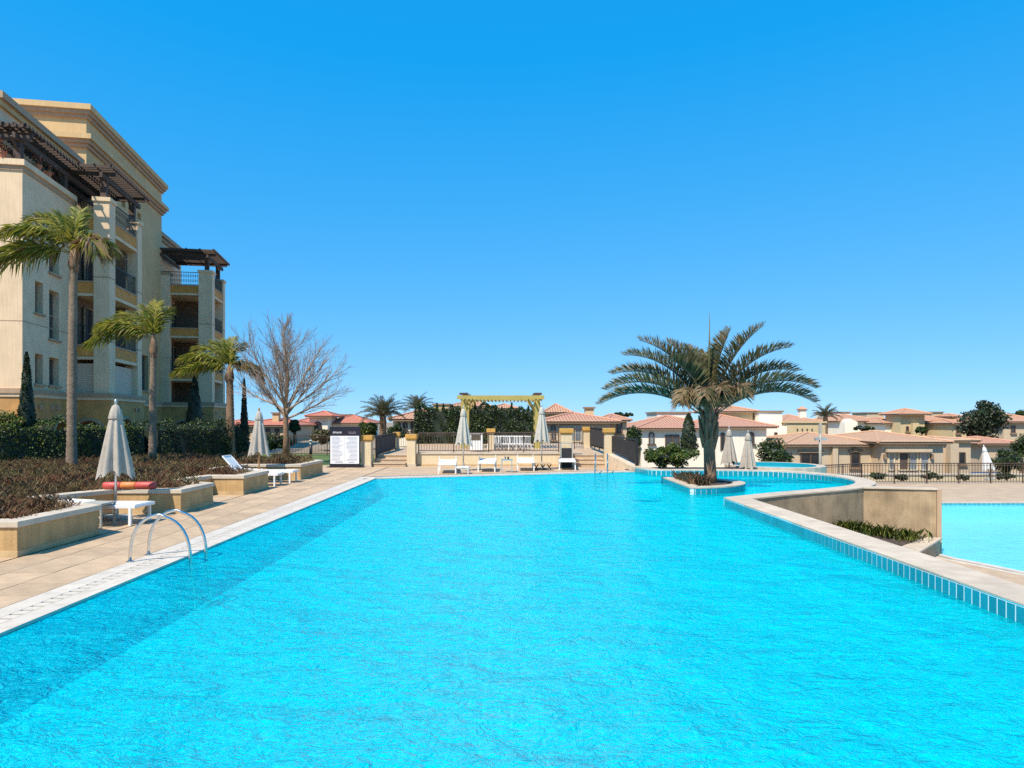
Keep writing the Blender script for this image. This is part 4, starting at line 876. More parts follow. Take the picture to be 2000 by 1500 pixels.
# ------------------------------------------------------------------ villas beyond the terrace
def villa(label, name='villa'): return empty(name, (0,0,0), 0, label, 'house', 'villas beyond the pool')
def vwall(t, px0, px1, py_top, Y, depth, m, zb=-4.0, name='wall', cap=None):
    o = MB().box(wx(px0,Y),wx(px1,Y),Y,Y+depth,zb,wz(py_top,Y)).build(name, M[m], t)
    if cap: z = wz(py_top,Y); MB().box(wx(px0,Y)-.12,wx(px1,Y)+.12,Y-.12,Y+depth+.12,z,z+.14).build('parapet', M[cap], t)
    return o
def hip(t, px0, px1, py_eave, py_ridge, Y, depth, m, over=.45, gable=None):
    """hip roof over a block whose front eave is seen from px0 to px1 at distance Y"""
    x0, x1, y0, y1 = wx(px0,Y), wx(px1,Y), Y-over, Y+depth+over; z0 = wz(py_eave,Y-over); hy = (y1-y0)/2; ym = (y0+y1)/2; z1 = wz(py_ridge, ym); ins = min((x1-x0)/2, hy)
    A,B,C,D = (x0,y0,z0),(x1,y0,z0),(x1,y1,z0),(x0,y1,z0); E,F_ = (x0+ins,ym,z1),(x1-ins,ym,z1); hh = math.hypot(hy, z1-z0); he = math.hypot(ins, z1-z0)
    b = MB(); b.quad(A,B,F_,E); b.uv[0] = [(x0,0),(x1,0),(x1-ins,hh),(x0+ins,hh)]; b.quad(C,D,E,F_); b.uv[1] = [(x1,0),(x0,0),(x0+ins,hh),(x1-ins,hh)]
    b.add([B,C,F_],[(0,1,2)]); b.uv[2] = [(y0,0),(y1,0),(ym,he)]; b.add([D,A,E],[(0,1,2)]); b.uv[3] = [(y1,0),(y0,0),(ym,he)]
    r = b.build('roof', M[m], t); e = MB()
    e.box(x0+.06,x1-.06,y0+.06,y1-.06,z0-.16,z0-.012); e.build('eave', M['eave'], r)
    rg = MB()
    for p, q in ((A,E),(B,F_),(E,F_),(C,F_),(D,E)):
        if (Vector(p)-Vector(q)).length > .05: rg.tube([p, q], .10, 6)
    rg.build('ridge_tiles', M[m], r); return r
def vwin(t, px0, px1, py0, py1, Y, arch=False, lights=1, glass='glass', sill=True, fm='frame_brown', lintel=None):
    x0, x1, z0, z1 = wx(px0,Y), wx(px1,Y), wz(py1,Y), wz(py0,Y); y = Y-.002; f = MB(); w = .07
    if arch:
        r = (x1-x0)/2; xm = (x0+x1)/2; zs = z1-r; pts = [(x0,y-.03,z0)]+[(xm-r*math.cos(math.pi*k/10), y-.03, zs+r*math.sin(math.pi*k/10)) for k in range(11)]+[(x1,y-.03,z0)]; f.tube(pts, w*.8, 6)
        pv = [(x0,y-.012,z0),(x1,y-.012,z0)]+[(xm+r*math.cos(math.pi*k/10), y-.012, zs+r*math.sin(math.pi*k/10)) for k in range(11)]
    else:
        for a_, b_ in (((x0,z0),(x1,z0)),((x0,z1),(x1,z1))): f.bar((a_[0],y-.03,a_[1]),(b_[0],y-.03,b_[1]),.1,w)
        for x in [x0+(x1-x0)*k/lights for k in range(lights+1)]: f.bar((x,y-.035,z0),(x,y-.035,z1),w,.1)
        pv = [(x0,y-.012,z0),(x1,y-.012,z0),(x1,y-.012,z1),(x0,y-.012,z1)]
    fo = f.build('window', M[fm], t); MB().add(pv, [tuple(range(len(pv)))]).build('pane', M[glass], fo)
    if sill: MB().box(x0-.15,x1+.15,y-.16,y,z0-.16,z0-.03).build('sill', M['frame_brown' if arch else 'eave'], fo)
    if lintel: MB().box(x0-.2,x1+.2,y-.14,y,z1+.06,z1+.24).build('lintel', M[lintel], fo)
def chimney(t, px0, px1, py0, py1, Y, m, roof=True):
    x0, x1 = wx(px0,Y), wx(px1,Y); w = x1-x0; c = MB().box(x0,x1,Y,Y+w,wz(py1,Y)-1.2,wz(py0,Y)).build('chimney', M[m], t); z = wz(py0,Y)
    MB().box(x0-.12,x1+.12,Y-.12,Y+w+.12,z,z+.14).build('chimney_cap', M['eave'], c)
    if roof: MB().add([(x0-.1,Y-.1,z+.14),(x1+.1,Y-.1,z+.14),(x1+.1,Y+w+.1,z+.14),(x0-.1,Y+w+.1,z+.14),((x0+x1)/2,Y+w/2,z+.14+w*.5)],[(0,1,4),(1,2,4),(2,3,4),(3,0,4)]).build('chimney_roof', M['roof_orange'], c)
# single storey beige house on the right
t = villa('single storey beige house with tan tiled roof behind the lower railing', 'bungalow'); Y = 50
vwall(t,1535,1722,866,Y,9,'villa_beige'); vwall(t,1722,1842,860,48.6,9,'villa_beige'); vwall(t,1842,1896,858,51.5,7,'villa_beige')
hip(t,1524,1735,868,845,Y,9,'roof_tan'); hip(t,1708,1856,863,842,48.6,10,'roof_tan'); hip(t,1838,1912,860,853,51.5,7,'roof_tan',.3)
MB().box(wx(1627,49.7),wx(1637,49.7),49.7,49.99,-4,wz(868,50)).build('pilaster', M['villa_beige'], t)
vwin(t,1564,1601,886,925,Y,lights=2,glass='glass_dark',lintel='eave'); vwin(t,1662,1678,885,912,Y,glass='glass_dark',lintel='eave')
MB().box(wx(1666,49.9),wx(1674,49.9),49.82,49.99,wz(882,50),wz(874,50)).build('corbel', M['eave'], t)
for a_, b_, g_ in ((1735,1746,'glass_pale'),(1755,1774,'frame_brown'),(1775,1791,'glass_pale'),(1797,1814,'glass_pale')): vwin(t,a_,b_,884,918,48.6,glass=g_,sill=False,fm='cream')
MB().box(wx(1731,48.4),wx(1819,48.4),48.25,48.595,wz(883,48.4),wz(877,48.4)).build('canopy', M['villa_beige'], t)
vwin(t,1872,1884,884,906,51.5,glass='glass_dark'); MB().box(wx(1850,51.3),wx(1866,51.3),50.9,51.49,-4,wz(866,51.3)).build('buttress', M['villa_beige'], t)
for px in (1728,1820): 
    l_ = MB().box(wx(px,48.5)-.07,wx(px,48.5)+.07,48.38,48.598,wz(897,48.5),wz(887,48.5)).build('wall_lamp', M['eave'], t)
t = villa('beige flat parapet block with four small vent holes', 'parapet_block'); vwall(t,1537,1612,826,62,7,'villa_yellow',cap='villa_yellow')
for k in range(4): MB().box(wx(1556+k*9.5,62),wx(1558.4+k*9.5,62),61.94,61.998,wz(841,62),wz(837,62)).build('vent_hole', M['dark_room'], t)
# white villa behind the big palm
t = villa('white villa with terracotta hip roof and arched windows behind the big palm'); Y = 55
vwall(t,1252,1400,835,Y,10,'villa_white'); vwall(t,1400,1497,834,54,11,'villa_white'); vwall(t,1497,1537,832,58,8,'villa_white'); hip(t,1240,1420,836,812,Y,10,'roof'); hip(t,1384,1516,833,811,54,11,'roof')
vwall(t,1283,1350,807,66,5,'villa_white',cap='eave'); vwall(t,1398,1470,802,64,5,'villa_yellow'); hip(t,1384,1480,803,791,64,5,'roof_orange'); vwall(t,1482,1528,805,63,6,'villa_white',cap='eave')
vwin(t,1268,1277,845,866,Y,True,glass='glass_pale'); vwin(t,1300,1326,850,876,Y,lights=2); vwin(t,1463,1472,845,866,54,True); vwin(t,1408,1415,846,880,54,True,glass='glass_dark',sill=False); vwin(t,1513,1517,845,862,58,glass='glass_dark')
# beige villa right of the pergola
t = villa('beige villa with long terracotta roof right of the yellow pergola'); Y = 52
vwall(t,1060,1192,820,Y,9,'villa_beige'); vwall(t,1192,1224,818,54,8,'villa_beige'); hip(t,1048,1212,823,806,Y,9,'roof'); hip(t,1185,1232,820,809,54,8,'roof')
vwall(t,1070,1112,804,66,6,'villa_yellow'); hip(t,1060,1118,805,789,66,6,'roof_orange'); chimney(t,1143,1160,798,812,58,'villa_yellow',False)
vwin(t,1078,1084,832,858,Y,glass='glass_pale'); vwin(t,1096,1136,832,862,Y,lights=3,glass='glass_pale',fm='cream'); vwin(t,1206,1214,826,845,54,glass='glass_dark')
# white villa by the date palms
t = villa('white villa with pale terracotta roof and arched windows beside the date palm'); Y = 50
vwall(t,768,846,819,Y,9,'villa_white'); hip(t,760,862,818,800,Y,9,'roof_orange')
vwin(t,776.5,781.5,826,841,Y,True); vwin(t,788,795,826,842,Y); vwin(t,803,808,823,845,Y,True,glass='glass_dark',sill=False)
t = villa('ochre villa with flat roofed wing showing over the tall hedge'); Y = 68
vwall(t,846,876,791,Y,6,'villa_yellow',cap='eave'); vwall(t,876,960,795,70,8,'villa_yellow'); hip(t,874,962,793,782,70,8,'roof_orange'); vwall(t,962,1010,798,72,6,'villa_white'); hip(t,955,1014,797,789,72,6,'roof_orange')
# red roofed villas on the left
t = villa('white villa with red hip roof and square tower beyond the lawn'); Y = 75
vwall(t,604,640,812,Y,4,'villa_white'); hip(t,598,652,812,803,Y,4,'roof_red',.6); vwall(t,578,604,826,77,7,'villa_white'); hip(t,570,606,826,816,77,7,'roof_red'); vwall(t,640,712,826,77,8,'villa_white'); hip(t,630,720,826,811,77,8,'roof_red'); vwall(t,660,680,811,84,3,'villa_beige',cap='eave')
vwin(t,613,628,824,842,Y,True,lights=2); vwin(t,585,590,832,842,77,True); vwin(t,645,650,832,842,77,True)
t = villa('beige villa with red roof and pale chimney behind the bare tree'); Y = 66
vwall(t,470,562,830,Y,9,'villa_beige'); hip(t,460,568,830,817,Y,9,'roof_red'); chimney(t,532,544,808,824,68,'villa_yellow',False); vwin(t,520,526,838,852,Y,glass='glass_dark'); vwin(t,538,545,838,852,Y,glass='glass_dark')
# far row on the right
t = villa('distant villa with orange roof and square chimney behind the parapet block'); vwall(t,1530,1598,822,88,8,'villa_beige'); hip(t,1522,1606,824,810,88,8,'roof_orange'); chimney(t,1563,1575,801,814,90,'villa_white')
t = villa('distant white villa with gabled bay and orange roof beside the small palm'); Y = 84
vwall(t,1618,1660,806,92,4,'villa_white',cap='eave'); vwall(t,1640,1722,822,Y,9,'villa_white'); hip(t,1634,1730,822,810,Y,9,'roof_orange'); vwall(t,1693,1727,807,94,4,'villa_beige',cap='eave'); vwin(t,1662,1668,829,840,Y); vwin(t,1696,1700,827,838,Y); vwin(t,1710,1714,827,838,Y)
g_ = MB(); x0,x1 = wx(1650,82.5),wx(1675,82.5); zt_ = wz(824,82.5); g_.add([(x0,82.5,-4),(x1,82.5,-4),(x1,82.5,zt_),((x0+x1)/2,82.5,wz(818,82.5)),(x0,82.5,zt_),(x0,84,-4),(x1,84,-4),(x1,84,zt_),((x0+x1)/2,84,wz(818,82.5)),(x0,84,zt_)],[(0,1,2,3,4),(1,6,7,2),(0,4,9,5),(2,7,8,3),(3,8,9,4)]); g_.build('gable', M['villa_white'], t)
t = villa('distant cream villa with square tower and pyramid roof'); Y = 78
vwall(t,1759,1806,808,Y,3.2,'villa_yellow'); hip(t,1752,1814,808,798,Y,3.2,'roof_orange',.7); vwall(t,1728,1759,826,80,7,'villa_white'); hip(t,1722,1768,826,815,80,7,'roof_orange'); vwall(t,1792,1866,824,81,9,'villa_white'); hip(t,1786,1874,824,810,81,9,'roof_orange'); vwall(t,1820,1842,806,92,3,'villa_beige',cap='eave')
vwin(t,1828,1832,830,842,81,True); vwin(t,1770,1774,833,842,Y,glass='glass_dark'); MB().box(wx(1780,77.8),wx(1792,77.8),77.5,77.99,-4,wz(826,78)).build('buttress', M['villa_yellow'], t)
t = villa('distant ochre wing with small roof in front of the dark round tree'); vwall(t,1862,1892,826,74,6,'villa_yellow'); hip(t,1856,1898,826,819,74,6,'roof_orange'); vwin(t,1868,1873,834,846,74,glass='glass_dark'); vwall(t,1862,1874,812,82,3,'villa_yellow'); hip(t,1858,1880,813,808,82,3,'roof_orange',.3)
t = villa('villa with orange roof at the foot of the dark round tree'); vwall(t,1960,2040,822,70,8,'villa_beige'); hip(t,1950,2050,823,806,70,8,'roof_orange'); vwin(t,1975,1982,832,845,70); t2 = villa('low outbuilding with mottled tile roof behind the parked car', 'outbuilding'); vwall(t2,1918,1990,866,60,6,'villa_beige'); hip(t2,1905,2000,866,853,60,6,'roof')
t = villa('distant villa with red roof at the left end of the villa row'); vwall(t,440,475,826,90,6,'villa_white'); hip(t,434,480,827,819,90,6,'roof_red')
# ------------------------------------------------------------------ plants
def frond(L, arch, droop, nl, ll, seed, hang, width=.03, vee=(-.5,.8), dry=.10):
    """one feather leaf along +x from the origin: returns verts, faces (rachis + leaflets), material ids"""
    r = np.random.default_rng(seed); N_ = 14; pts = []; p = np.zeros(3); ang = arch
    for i in range(N_+1):
        pts.append(p.copy()); ang2 = ang-droop*(i/N_)**1.3; p = p+np.array([math.cos(ang2), 0, math.sin(ang2)])*L/N_
    pts = np.array(pts); V = []; Fc = []; mi = []
    for i in range(N_):
        w0, w1 = width*(1-.85*i/N_), width*(1-.85*(i+1)/N_); a, b_ = pts[i], pts[i+1]; k = len(V)
        V += [a+[0,w0,0], a-[0,w0,0], b_-[0,w1,0], b_+[0,w1,0], a-[0,0,w0*1.2], b_-[0,0,w1*1.2]]; Fc += [(k,k+3,k+2,k+1),(k+1,k+2,k+5,k+4),(k,k+4,k+5,k+3)]; mi += [1,1,1]
    for i in range(nl):
        s = .14+.85*(i+.5)/nl; f = s*N_; j = min(int(f), N_-1); base = pts[j]+(pts[j+1]-pts[j])*(f-j); tan = pts[j+1]-pts[j]; tan /= np.linalg.norm(tan)
        l = ll*(.45+.55*math.sin(math.pi*min(1, s*1.05))**.6)*r.uniform(.8,1.12)
        for sd in (-1, 1):
            up = np.cross(tan, [0,1,0]); up = up if up[2] > 0 else -up
            d = tan*(.5+.4*s)+np.array([0,sd,0])*r.uniform(.5,.95)+up*r.uniform(*vee); d /= np.linalg.norm(d); g = np.array([0,0,-1])*hang*r.uniform(.6,1.4)
            m_ = base+d*l*.5+g*l*.16; tp = base+d*l*.86+g*l*.52; wv = np.cross(d, up); wv = wv/np.linalg.norm(wv)*l*.032+up*l*.012
            k = len(V); V += [base-wv*.5, base+wv*.5, m_+wv, tp, m_-wv]; Fc.append((k,k+1,k+2,k+3,k+4)); mi.append(2 if r.random() < (dry+.9*max(0,s-.72)) else (3 if r.random() < .35 else 0))
    return np.array(V), Fc, mi
def add_frond(t, base, az, mats, *a, roll=0., wind=None):
    V, Fc, mi = frond(*a); ca, sa = math.cos(az), math.sin(az)
    if roll: cr_, sr = math.cos(roll), math.sin(roll); V = np.stack([V[:,0], V[:,1]*cr_-V[:,2]*sr, V[:,1]*sr+V[:,2]*cr_], 1)
    V = np.stack([V[:,0]*ca-V[:,1]*sa, V[:,0]*sa+V[:,1]*ca, V[:,2]], 1)
    if wind is not None: d = np.linalg.norm(V, axis=1)[:,None]; V = V+np.array(wind)*(d**1.7)
    V = V+np.array(base); me = bpy.data.meshes.new('frond'); me.from_pydata(V.tolist(), [], Fc)
    for m_ in mats: me.materials.append(m_)
    me.polygons.foreach_set('material_index', mi); me.update(); o = bpy.data.objects.new('frond', me); col.objects.link(o); o.parent = t
def ringed_trunk(b, H_, r0, r1, bend=(0,0), n=14, ring=.075, amp=.055, flare=1.25):
    k = int(H_/ring); pts = []; rad = []
    for i in range(k+1):
        s = i/k; pts.append((bend[0]*s*s, bend[1]*s*s, s*H_)); rad.append((r0+(r1-r0)*s)*(flare-(flare-1)*min(1, s*9))*(1+amp*(1 if i%2 else -1)+random.uniform(-amp,amp)*.6))
    b.tube(pts, rad, n); return pts[-1]
mat('palm_lime', (.38,.34,.045), .5, .2, 3, trans=.4); mat('palm_green', (.20,.225,.03), .5, .2, 3, trans=.4)
QM = [M['palm_green'], M['palm_lime'], M['leaf_dry'], M['palm_lime']]
def queen_palm(px, py, zb, crown_py, r0, fronds, label, trunk='trunk_grey'):
    Y = F*(H-zb)/(py-HZ); x = wx(px, Y); t = empty('feather_palm', (x,Y,zb), 0, label, 'palm tree', 'feather palms along the hedge'); hc = wz(crown_py, Y)-zb
    b = MB(); top = ringed_trunk(b, hc, r0, r0*.72, (random.uniform(-.08,.08),0)); b.build('trunk', M[trunk], t, True)
    cs = MB(); cs.lathe([(r0*.72,hc-.5),(r0*.95,hc-.25),(r0*.85,hc+.0),(r0*.3,hc+.4)], 12, c=(top[0],top[1],0), pleat=lambda a, s: .18*math.sin(5*a+6*s)); cs.build('crown_shaft', M['trunk_brown'], t, True)
    for i, (az, L_, arch, droop, hang) in enumerate(fronds):
        add_frond(t, (top[0],top[1],hc+.1), R(az), QM, L_, R(arch), R(droop), 95, .62, 100+i+int(px), hang, .026, (-.6,.9), .05 if hang < 1.05 else .5, wind=(-.016,0,.0))
    return t
queen_palm(140, 921, .4, 500, .145, [(175,2.5,42,75,.6),(165,2.3,68,95,.5),(195,2.3,20,80,.8),(150,2.1,85,110,.5),(115,1.7,80,80,.5),(185,2.6,8,65,1.0),(10,1.5,62,150,1.3),(-25,1.45,48,140,1.3),(40,1.4,70,150,1.2),(215,2.0,55,110,.8),(100,1.8,92,70,.4)], 'tall feather palm with windblown crown in front of the cream wall')
queen_palm(298, 906, .4, 672, .135, [(178,2.3,48,90,.6),(165,2.0,70,100,.5),(190,2.4,30,95,.9),(140,1.6,88,70,.4),(95,1.6,92,50,.3),(60,1.5,84,60,.4),(120,1.7,80,80,.5),(205,2.0,52,110,.8)], 'short feather palm with lime fronds behind the nearest parasol')
queen_palm(450, 887, .4, 728, .20, [(178,2.6,42,80,.7),(165,2.4,62,85,.6),(190,2.6,22,70,.9),(150,2.0,80,80,.5),(120,1.8,84,60,.4),(90,1.8,90,55,.4),(5,2.0,38,150,1.1),(-20,1.8,48,140,1.1),(205,2.3,48,90,.8),(60,1.7,82,70,.5),(220,2.2,25,80,.9)], 'thick feather palm with split crown between the cypresses', 'trunk_brown')
# the big palm on the island
PMs = [M['leaf_palm'], M['trunk_green'], M['leaf_dry'], M['leaf_palm_dark']]
bp_ = empty('island_palm', (5.78,19.9,.1), 0, 'big grey-green palm with arching fronds on the tiled island', 'palm tree')
b = MB(); b.tube([(0,0,0),(0,0,.25),(-.02,0,.7),(-.04,0,1.25),(-.05,0,1.45),(-.06,0,1.6)], [.205,.18,.165,.16,.165,.17], 20); b.build('trunk', M['trunk_brown'], bp_, True)
for i in range(18):   # old leaf bases clasping the stem
    a = i*2.4; r0 = .14; z = 1.15+i*.045; p0 = Vector((-.05+r0*math.cos(a), r0*math.sin(a), z)); p1 = p0+Vector((.14*math.cos(a), .14*math.sin(a), .42)); MB().tube([p0-Vector((0,0,.16)), (p0+p1)/2+Vector((.03*math.cos(a),.03*math.sin(a),0)), p1], [.06,.05,.018], 8).build('leaf_base', M['trunk_brown'], bp_, True)
MB().lathe([(.17,1.4),(.20,1.7),(.18,2.0),(.12,2.35),(.04,2.7)], 16, c=(-.05,0,0), pleat=lambda a, s: .16*math.sin(3*a+1)).build('heart', M['trunk_green'], bp_, True)
for i, (az, L_, arch, droop) in enumerate(((178,3.8,35,72),(186,3.8,46,80),(172,3.7,56,78),(183,3.7,66,74),(176,3.6,76,66),(160,3.0,84,50),(120,2.7,86,45),(205,2.6,80,75),
        (2,3.8,36,72),(-6,3.8,47,80),(8,3.7,57,76),(-3,3.7,68,66),(5,3.7,78,46),(30,3.2,86,32),(80,2.5,88,50),(225,2.6,66,125),(250,2.6,72,130),(270,2.3,78,120),(300,2.4,74,110))):
    add_frond(bp_, (-.05+.12*math.cos(R(az)), .12*math.sin(R(az)), 1.95), R(az), PMs, L_*(.86 if i < 15 else .72), R(arch), R(droop), 135, .68, 300+i, .25 if i < 15 else 1.0, .042, (.55,1.25) if i < 15 else (-.4,.8), .14 if i < 15 else .6)
MB().tube([(-.05,0,2.3),(-.03,0,3.8),(-.02,0,5.0)], [.05,.03,.004], 6).build('spear_leaf', M['leaf_palm'], bp_, True)
# date palms far away
DM = [M['leaf_palm_dark'], M['trunk_green'], M['leaf_dry'], M['leaf_palm']]
def date_palm(px, Y, crown_py, L_, n, label, zb=-3.9):
    t = empty('date_palm', (wx(px,Y),Y,zb), 0, label, 'palm tree', 'date palms among the villas'); hc = wz(crown_py,Y)-zb; b = MB(); ringed_trunk(b, hc, .26, .22, ring=.2); b.build('trunk', M['trunk_brown'], t, True)
    for i in range(n): add_frond(t, (0,0,hc), i*2.399, DM, L_*random.uniform(.85,1.1), R(78-70*i/n), R(50+20*i/n), 44, L_*.24, 500+i+px, .3, .04, (.2,.9))
date_palm(748, 46, 812, 1.75, 34, 'bushy date palm left of the white arched villa', 0); date_palm(814, 64, 799, 1.9, 24, 'date palm rising behind the white arched villa'); date_palm(1612, 68, 814, 1.6, 22, 'small date palm over the parapet block')
# bare tree
bt = empty('bare_tree', (wx(558,30.5),30.5,.35), 0, 'leafless tree with ascending fan of fine branches behind the planter', 'tree')
TV = []; trunk = MB(); trunk.tube([(0,0,0),(.02,0,.8),(0,0,1.7),(.02,0,2.2)], [.15,.12,.11,.10], 10); trunk.build('trunk', M['trunk_brown'], bt, True)
limbs = MB(); twigs = MB()
def grow(p, d, L_, r, lvl):
    n = 4 if lvl < 2 else 3; pts = [p.copy()]; q = p.copy(); dd = d.copy()
    for i in range(n):
        dd = (dd+Vector((random.gauss(0,.07),random.gauss(0,.07),random.gauss(.035,.05)))).normalized(); q = q+dd*L_/n; pts.append(q.copy())
    (limbs if lvl < 2 else twigs).tube(pts, [r*(1-.75*i/n) for i in range(n+1)], 6 if lvl < 2 else 3, cap=False)
    if lvl >= 4: return
    k = [10, 12, 7, 4][lvl]
    for i in range(k):
        s = .18+.8*(i+random.random()*.6)/k; j = min(int(s*n), n-1); b_ = pts[j]+(pts[j+1]-pts[j])*(s*n-j); ax = (pts[j+1]-pts[j]).normalized()
        sd = ax.cross(Vector((random.gauss(0,1),random.gauss(0,1),random.gauss(0,1)))).normalized(); nd = (ax*1.0+sd*random.uniform(.35,.75)+Vector((0,0,.08))).normalized()
        grow(b_, nd, L_*random.uniform(.34,.52)*(1.1-.35*s), r*.42*(1-.5*s)+.002, lvl+1)
for i in range(13):
    a = i*2.4; el = R([20,26,34,42,48,56,62,72,30,22,45,38,58][i]); z = 1.65+.045*i; L_ = [2.7,3.0,3.2,3.3,3.4,3.4,3.4,3.4,3.1,2.7,3.4,3.2,3.4][i]
    grow(Vector((0,0,z)), Vector((math.cos(a)*math.cos(el), .8*math.sin(a)*math.cos(el), math.sin(el))), L_, .055, 1)
grow(Vector((0,0,2.1)), Vector((.05,0,1)), 3.5, .08, 0)
limbs.build('limbs', M['twig'], bt, True); tag(twigs.build('twigs', M['twig'], bt), kind='stuff')
# hedges, bushes, cypresses and round trees: leaf clouds round dark cores
def crown(t, c, rad, n, size, mats, wts, lumps=9, core='leaf_deep', name='crown'):
    c = np.array(c); rad = np.array(rad); lumps = int(lumps*2.2); k = int(n*1.5)//lumps; P = []; rm = float(min(rad))
    for i in range(lumps):
        d = rng.normal(size=3); d /= np.linalg.norm(d); cc = c+d*rad*rng.uniform(.25,.80)**.8; rr = np.minimum(rad, rm*1.3)*rng.uniform(.30,.52)
        q = rng.normal(size=(k,3)); q /= np.linalg.norm(q, axis=1)[:,None]; q *= rng.uniform(.45,1.08,(k,1)); P.append(cc+q*rr)
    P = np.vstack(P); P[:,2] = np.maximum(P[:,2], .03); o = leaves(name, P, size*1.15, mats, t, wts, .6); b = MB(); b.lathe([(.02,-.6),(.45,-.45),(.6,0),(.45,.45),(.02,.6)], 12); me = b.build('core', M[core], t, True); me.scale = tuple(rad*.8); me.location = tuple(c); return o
def bush(px, py_top, py_bot, w_px, Y, label, n=2600, size=.09, mats=('leaf_green','leaf_dark','leaf_deep'), wts=(.4,.4,.2), cat='bush', name='bush', zb=None, trunk=False, group=None, lumps=9):
    x = wx(px,Y); z1 = wz(py_top,Y); z0 = wz(py_bot,Y); t = empty(name, (x,Y,z0 if zb is None else zb), 0, label, cat, group); zb_ = t.location.z; a = w_px*Y/F/2; h = (z1-z0)/2
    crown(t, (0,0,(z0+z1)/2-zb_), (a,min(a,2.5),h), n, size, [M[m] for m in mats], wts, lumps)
    if trunk: b = MB(); b.tube([(0,0,0),(.05,0,(z0-zb_)*.5),(0,0,z0-zb_+h)], [.22,.17,.1], 8); [b.tube([(0,0,z0-zb_),(s*a*.4,0,z0-zb_+h)], [.1,.04], 6) for s in (-1,1)]; b.build('trunk', M['trunk_brown'], t, True)
    return t
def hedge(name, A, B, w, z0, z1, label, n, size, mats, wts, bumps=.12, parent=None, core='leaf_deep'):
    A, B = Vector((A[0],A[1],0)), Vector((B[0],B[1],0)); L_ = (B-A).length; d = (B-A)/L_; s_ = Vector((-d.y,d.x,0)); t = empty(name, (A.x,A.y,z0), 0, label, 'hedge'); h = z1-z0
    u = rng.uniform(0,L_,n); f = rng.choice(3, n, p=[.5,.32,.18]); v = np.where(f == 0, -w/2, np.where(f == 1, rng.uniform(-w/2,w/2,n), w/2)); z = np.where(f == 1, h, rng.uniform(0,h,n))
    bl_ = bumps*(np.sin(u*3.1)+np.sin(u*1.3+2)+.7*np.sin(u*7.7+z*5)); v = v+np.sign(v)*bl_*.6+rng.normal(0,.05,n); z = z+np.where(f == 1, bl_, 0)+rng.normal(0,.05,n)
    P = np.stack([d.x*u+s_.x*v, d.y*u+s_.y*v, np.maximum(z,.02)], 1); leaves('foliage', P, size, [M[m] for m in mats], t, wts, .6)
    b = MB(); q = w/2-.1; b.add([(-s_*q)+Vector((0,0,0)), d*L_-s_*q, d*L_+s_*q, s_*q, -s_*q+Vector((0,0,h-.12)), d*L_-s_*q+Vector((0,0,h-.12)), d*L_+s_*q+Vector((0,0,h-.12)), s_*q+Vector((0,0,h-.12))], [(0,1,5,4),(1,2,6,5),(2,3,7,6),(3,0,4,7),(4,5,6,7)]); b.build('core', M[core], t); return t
hedge('clipped_hedge', (-19,20.6), (-14.2,26), 1.2, 0, 1.72, 'dense dark green clipped hedge between the feather palms and the apartment block', 15000, .085, ('leaf_green','leaf_dark','leaf_deep','leaf_lime'), (.48,.24,.12,.16))  # greener, limer leaf mix puts the sunlight on this stretch into its colour
hedge('clipped_hedge', (-14.1,26.2), (-13.3,33), 1.3, 0, 1.68, 'darker stretch of clipped hedge with the shade of the apartment block in its leaf colours', 12000, .085, ('leaf_green','leaf_dark','leaf_deep'), (.2,.45,.35))  # darker leaf mix paints the shade into the foliage
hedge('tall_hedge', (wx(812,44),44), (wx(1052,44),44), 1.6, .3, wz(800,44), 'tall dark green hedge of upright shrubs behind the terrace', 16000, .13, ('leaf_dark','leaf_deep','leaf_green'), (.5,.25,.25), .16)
for i in range(15):   # pointed tops of the tall hedge
    px = 820+i*16+random.uniform(-5,5); Yh = 43.6+random.uniform(-.3,.5); zt_ = wz(random.uniform(782,798),Yh); t = empty('hedge_conifer', (wx(px,Yh),Yh,.48), 0, 'upright dark conifer shrub rising out of the tall hedge', 'shrub', 'conifers in the tall hedge'); k = 700; s = rng.uniform(0,1,k)**.7; a = rng.uniform(0,2*np.pi,k); r = .46*(1-s**1.6)*rng.uniform(.6,1.05,k); P = np.stack([r*np.cos(a), r*np.sin(a), s*(zt_-.48)], 1); leaves('foliage', P, .15, [M['leaf_dark'], M['leaf_deep'], M['leaf_green']], t, [.5,.2,.3], .45, 1.2)
def cypress(px, py_top, py_bot, w_px, Y, label, mats=('leaf_dark','leaf_deep','leaf_green'), wts=(.45,.4,.15), n=5000, size=.10):
    z0 = wz(py_bot,Y); z1 = wz(py_top,Y); t = empty('cypress', (wx(px,Y),Y,min(z0,.4)), 0, label, 'cypress', 'cypresses by the apartment block'); h = z1-t.location.z; s = rng.uniform(0,1,n)**.8; a = rng.uniform(0,2*np.pi,n); w = w_px*Y/F/2
    r = w*np.minimum(1, (1-s)**.62*1.25)*(.82+.25*np.sin(a*3+s*17)*np.sin(s*23+a))*rng.uniform(.75,1.06,n); P = np.stack([r*np.cos(a), r*np.sin(a), s*h], 1); leaves('foliage', P, size, [M[m] for m in mats], t, wts, .45, 1.4)
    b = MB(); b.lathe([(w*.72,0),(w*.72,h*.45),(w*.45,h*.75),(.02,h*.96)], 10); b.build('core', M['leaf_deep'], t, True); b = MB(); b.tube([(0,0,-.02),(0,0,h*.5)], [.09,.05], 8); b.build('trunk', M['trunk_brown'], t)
cypress(52, 688, 838, 36, 23.5, 'slender cypress at the corner of the cream wall')
cypress(380, 735, 838, 40, 36, 'dark broad cypress against the shaded balconies', ('leaf_deep','leaf_dark'), (.7,.3)); cypress(477, 740, 880, 17, 33, 'thin dark cypress beside the thick feather palm', ('leaf_deep','leaf_dark'), (.7,.3))
bush(15, 800, 850, 56, 23, 'loose yellow-green bush at the foot of the slender cypress', 1800, .08, ('leaf_lime','leaf_green','leaf_dry'), (.4,.4,.2), zb=0)
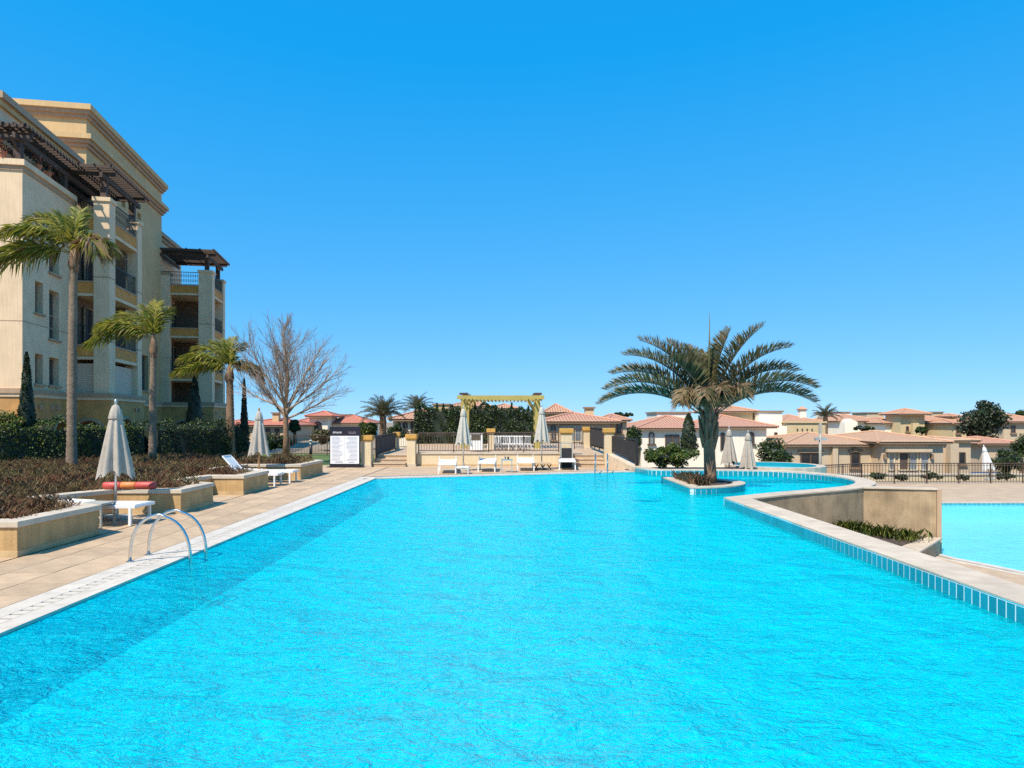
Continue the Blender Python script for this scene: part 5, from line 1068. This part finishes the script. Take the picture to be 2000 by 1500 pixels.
bush(1306, 868, 915, 120, 27, 'bright green rounded bush beside the screened railing', 5200, .085, ('leaf_green','leaf_dark','leaf_lime'), (.5,.25,.25), zb=.02, lumps=16)
bush(1512, 860, 915, 68, 33, 'dark green bush right of the folded beige parasols', 3200, .10, ('leaf_green','leaf_dark','leaf_deep'), (.4,.35,.25), zb=-3.9, lumps=12)
cypress(1345, 808, 890, 40, 36, 'broad conifer directly behind the big palm trunk', ('leaf_dark','leaf_deep','leaf_green'), (.5,.3,.2), 4200, .12)
bush(1237, 835, 880, 36, 46, 'green tree between the beige villa and the white villa', 2200, .12, zb=-3.9)
bush(718, 822, 852, 50, 47, 'green tree behind the notice board', 2600, .13, ('leaf_green','leaf_dark','leaf_lime'), (.45,.35,.2), zb=0); bush(775, 828, 862, 40, 42, 'dark shrub below the date palm', 1800, .11, zb=.48)
bush(1920, 786, 860, 76, 66, 'large dark round tree standing above the villas', 6000, .24, ('leaf_dark','leaf_deep','leaf_palm_dark'), (.45,.3,.25), 'tree', 'round_tree', -3.9, True, lumps=18)
bush(1685, 830, 842, 50, 76, 'low dark tree in front of the distant gabled villa', 1500, .2, zb=-3.9, cat='tree', name='round_tree', trunk=True); bush(1800, 832, 846, 26, 74, 'small dark tree at the distant tower villa', 900, .18, zb=-3.9, cat='tree', name='round_tree', trunk=True)
bush(1965, 880, 925, 80, 52, 'green shrub between the bungalow and the outbuilding', 2400, .14, zb=-3.9); bush(1995, 845, 900, 36, 56, 'leafy tree beside the low outbuilding', 2000, .14, zb=-3.9, cat='tree', name='round_tree', trunk=True); bush(1990, 800, 835, 40, 86, 'dark tree on the skyline by the villa roof', 1500, .24, zb=-3.9, cat='tree', name='round_tree', trunk=True)
bush(575, 820, 845, 24, 60, 'dark tree left of the red roofed tower villa', 1400, .18, zb=0, cat='tree', name='round_tree', trunk=True); bush(640, 838, 872, 80, 45, 'spiky olive shrubbery behind the lawn fence', 3000, .16, ('leaf_palm','leaf_dark','leaf_dry'), (.4,.4,.2), zb=0)
bush(535, 846, 880, 80, 40, 'dark hedge shrub behind the bare tree trunk', 3000, .12, ('leaf_dark','leaf_deep','leaf_green'), (.5,.3,.2), zb=0); bush(440, 835, 880, 40, 42, 'pale shrub between the thick palm and the apartment block', 1400, .12, ('leaf_palm','leaf_dry','leaf_dark'), (.4,.3,.3), zb=0)
bush(1215, 806, 815, 60, 70, 'dark trees showing over the beige villa roof', 1400, .2, zb=-3.9, cat='tree', name='round_tree', trunk=True)
for i, (px, w_) in enumerate(((1715,34),(1760,30),(1820,40),(1880,30),(1960,44))):
    bush(px, 922+i%2*4, 938, w_, 40.5, 'low clipped shrub between the lower railing and the garden wall', 700, .09, ('leaf_dark','leaf_deep','leaf_green'), (.5,.3,.2), zb=-1.9 if False else -2.2, group='low shrubs behind the railing')
g = MB(); g.box(14,60,38.25,41.9,-4.1,-2.2); S(g.build('planting_strip', M['soil']))
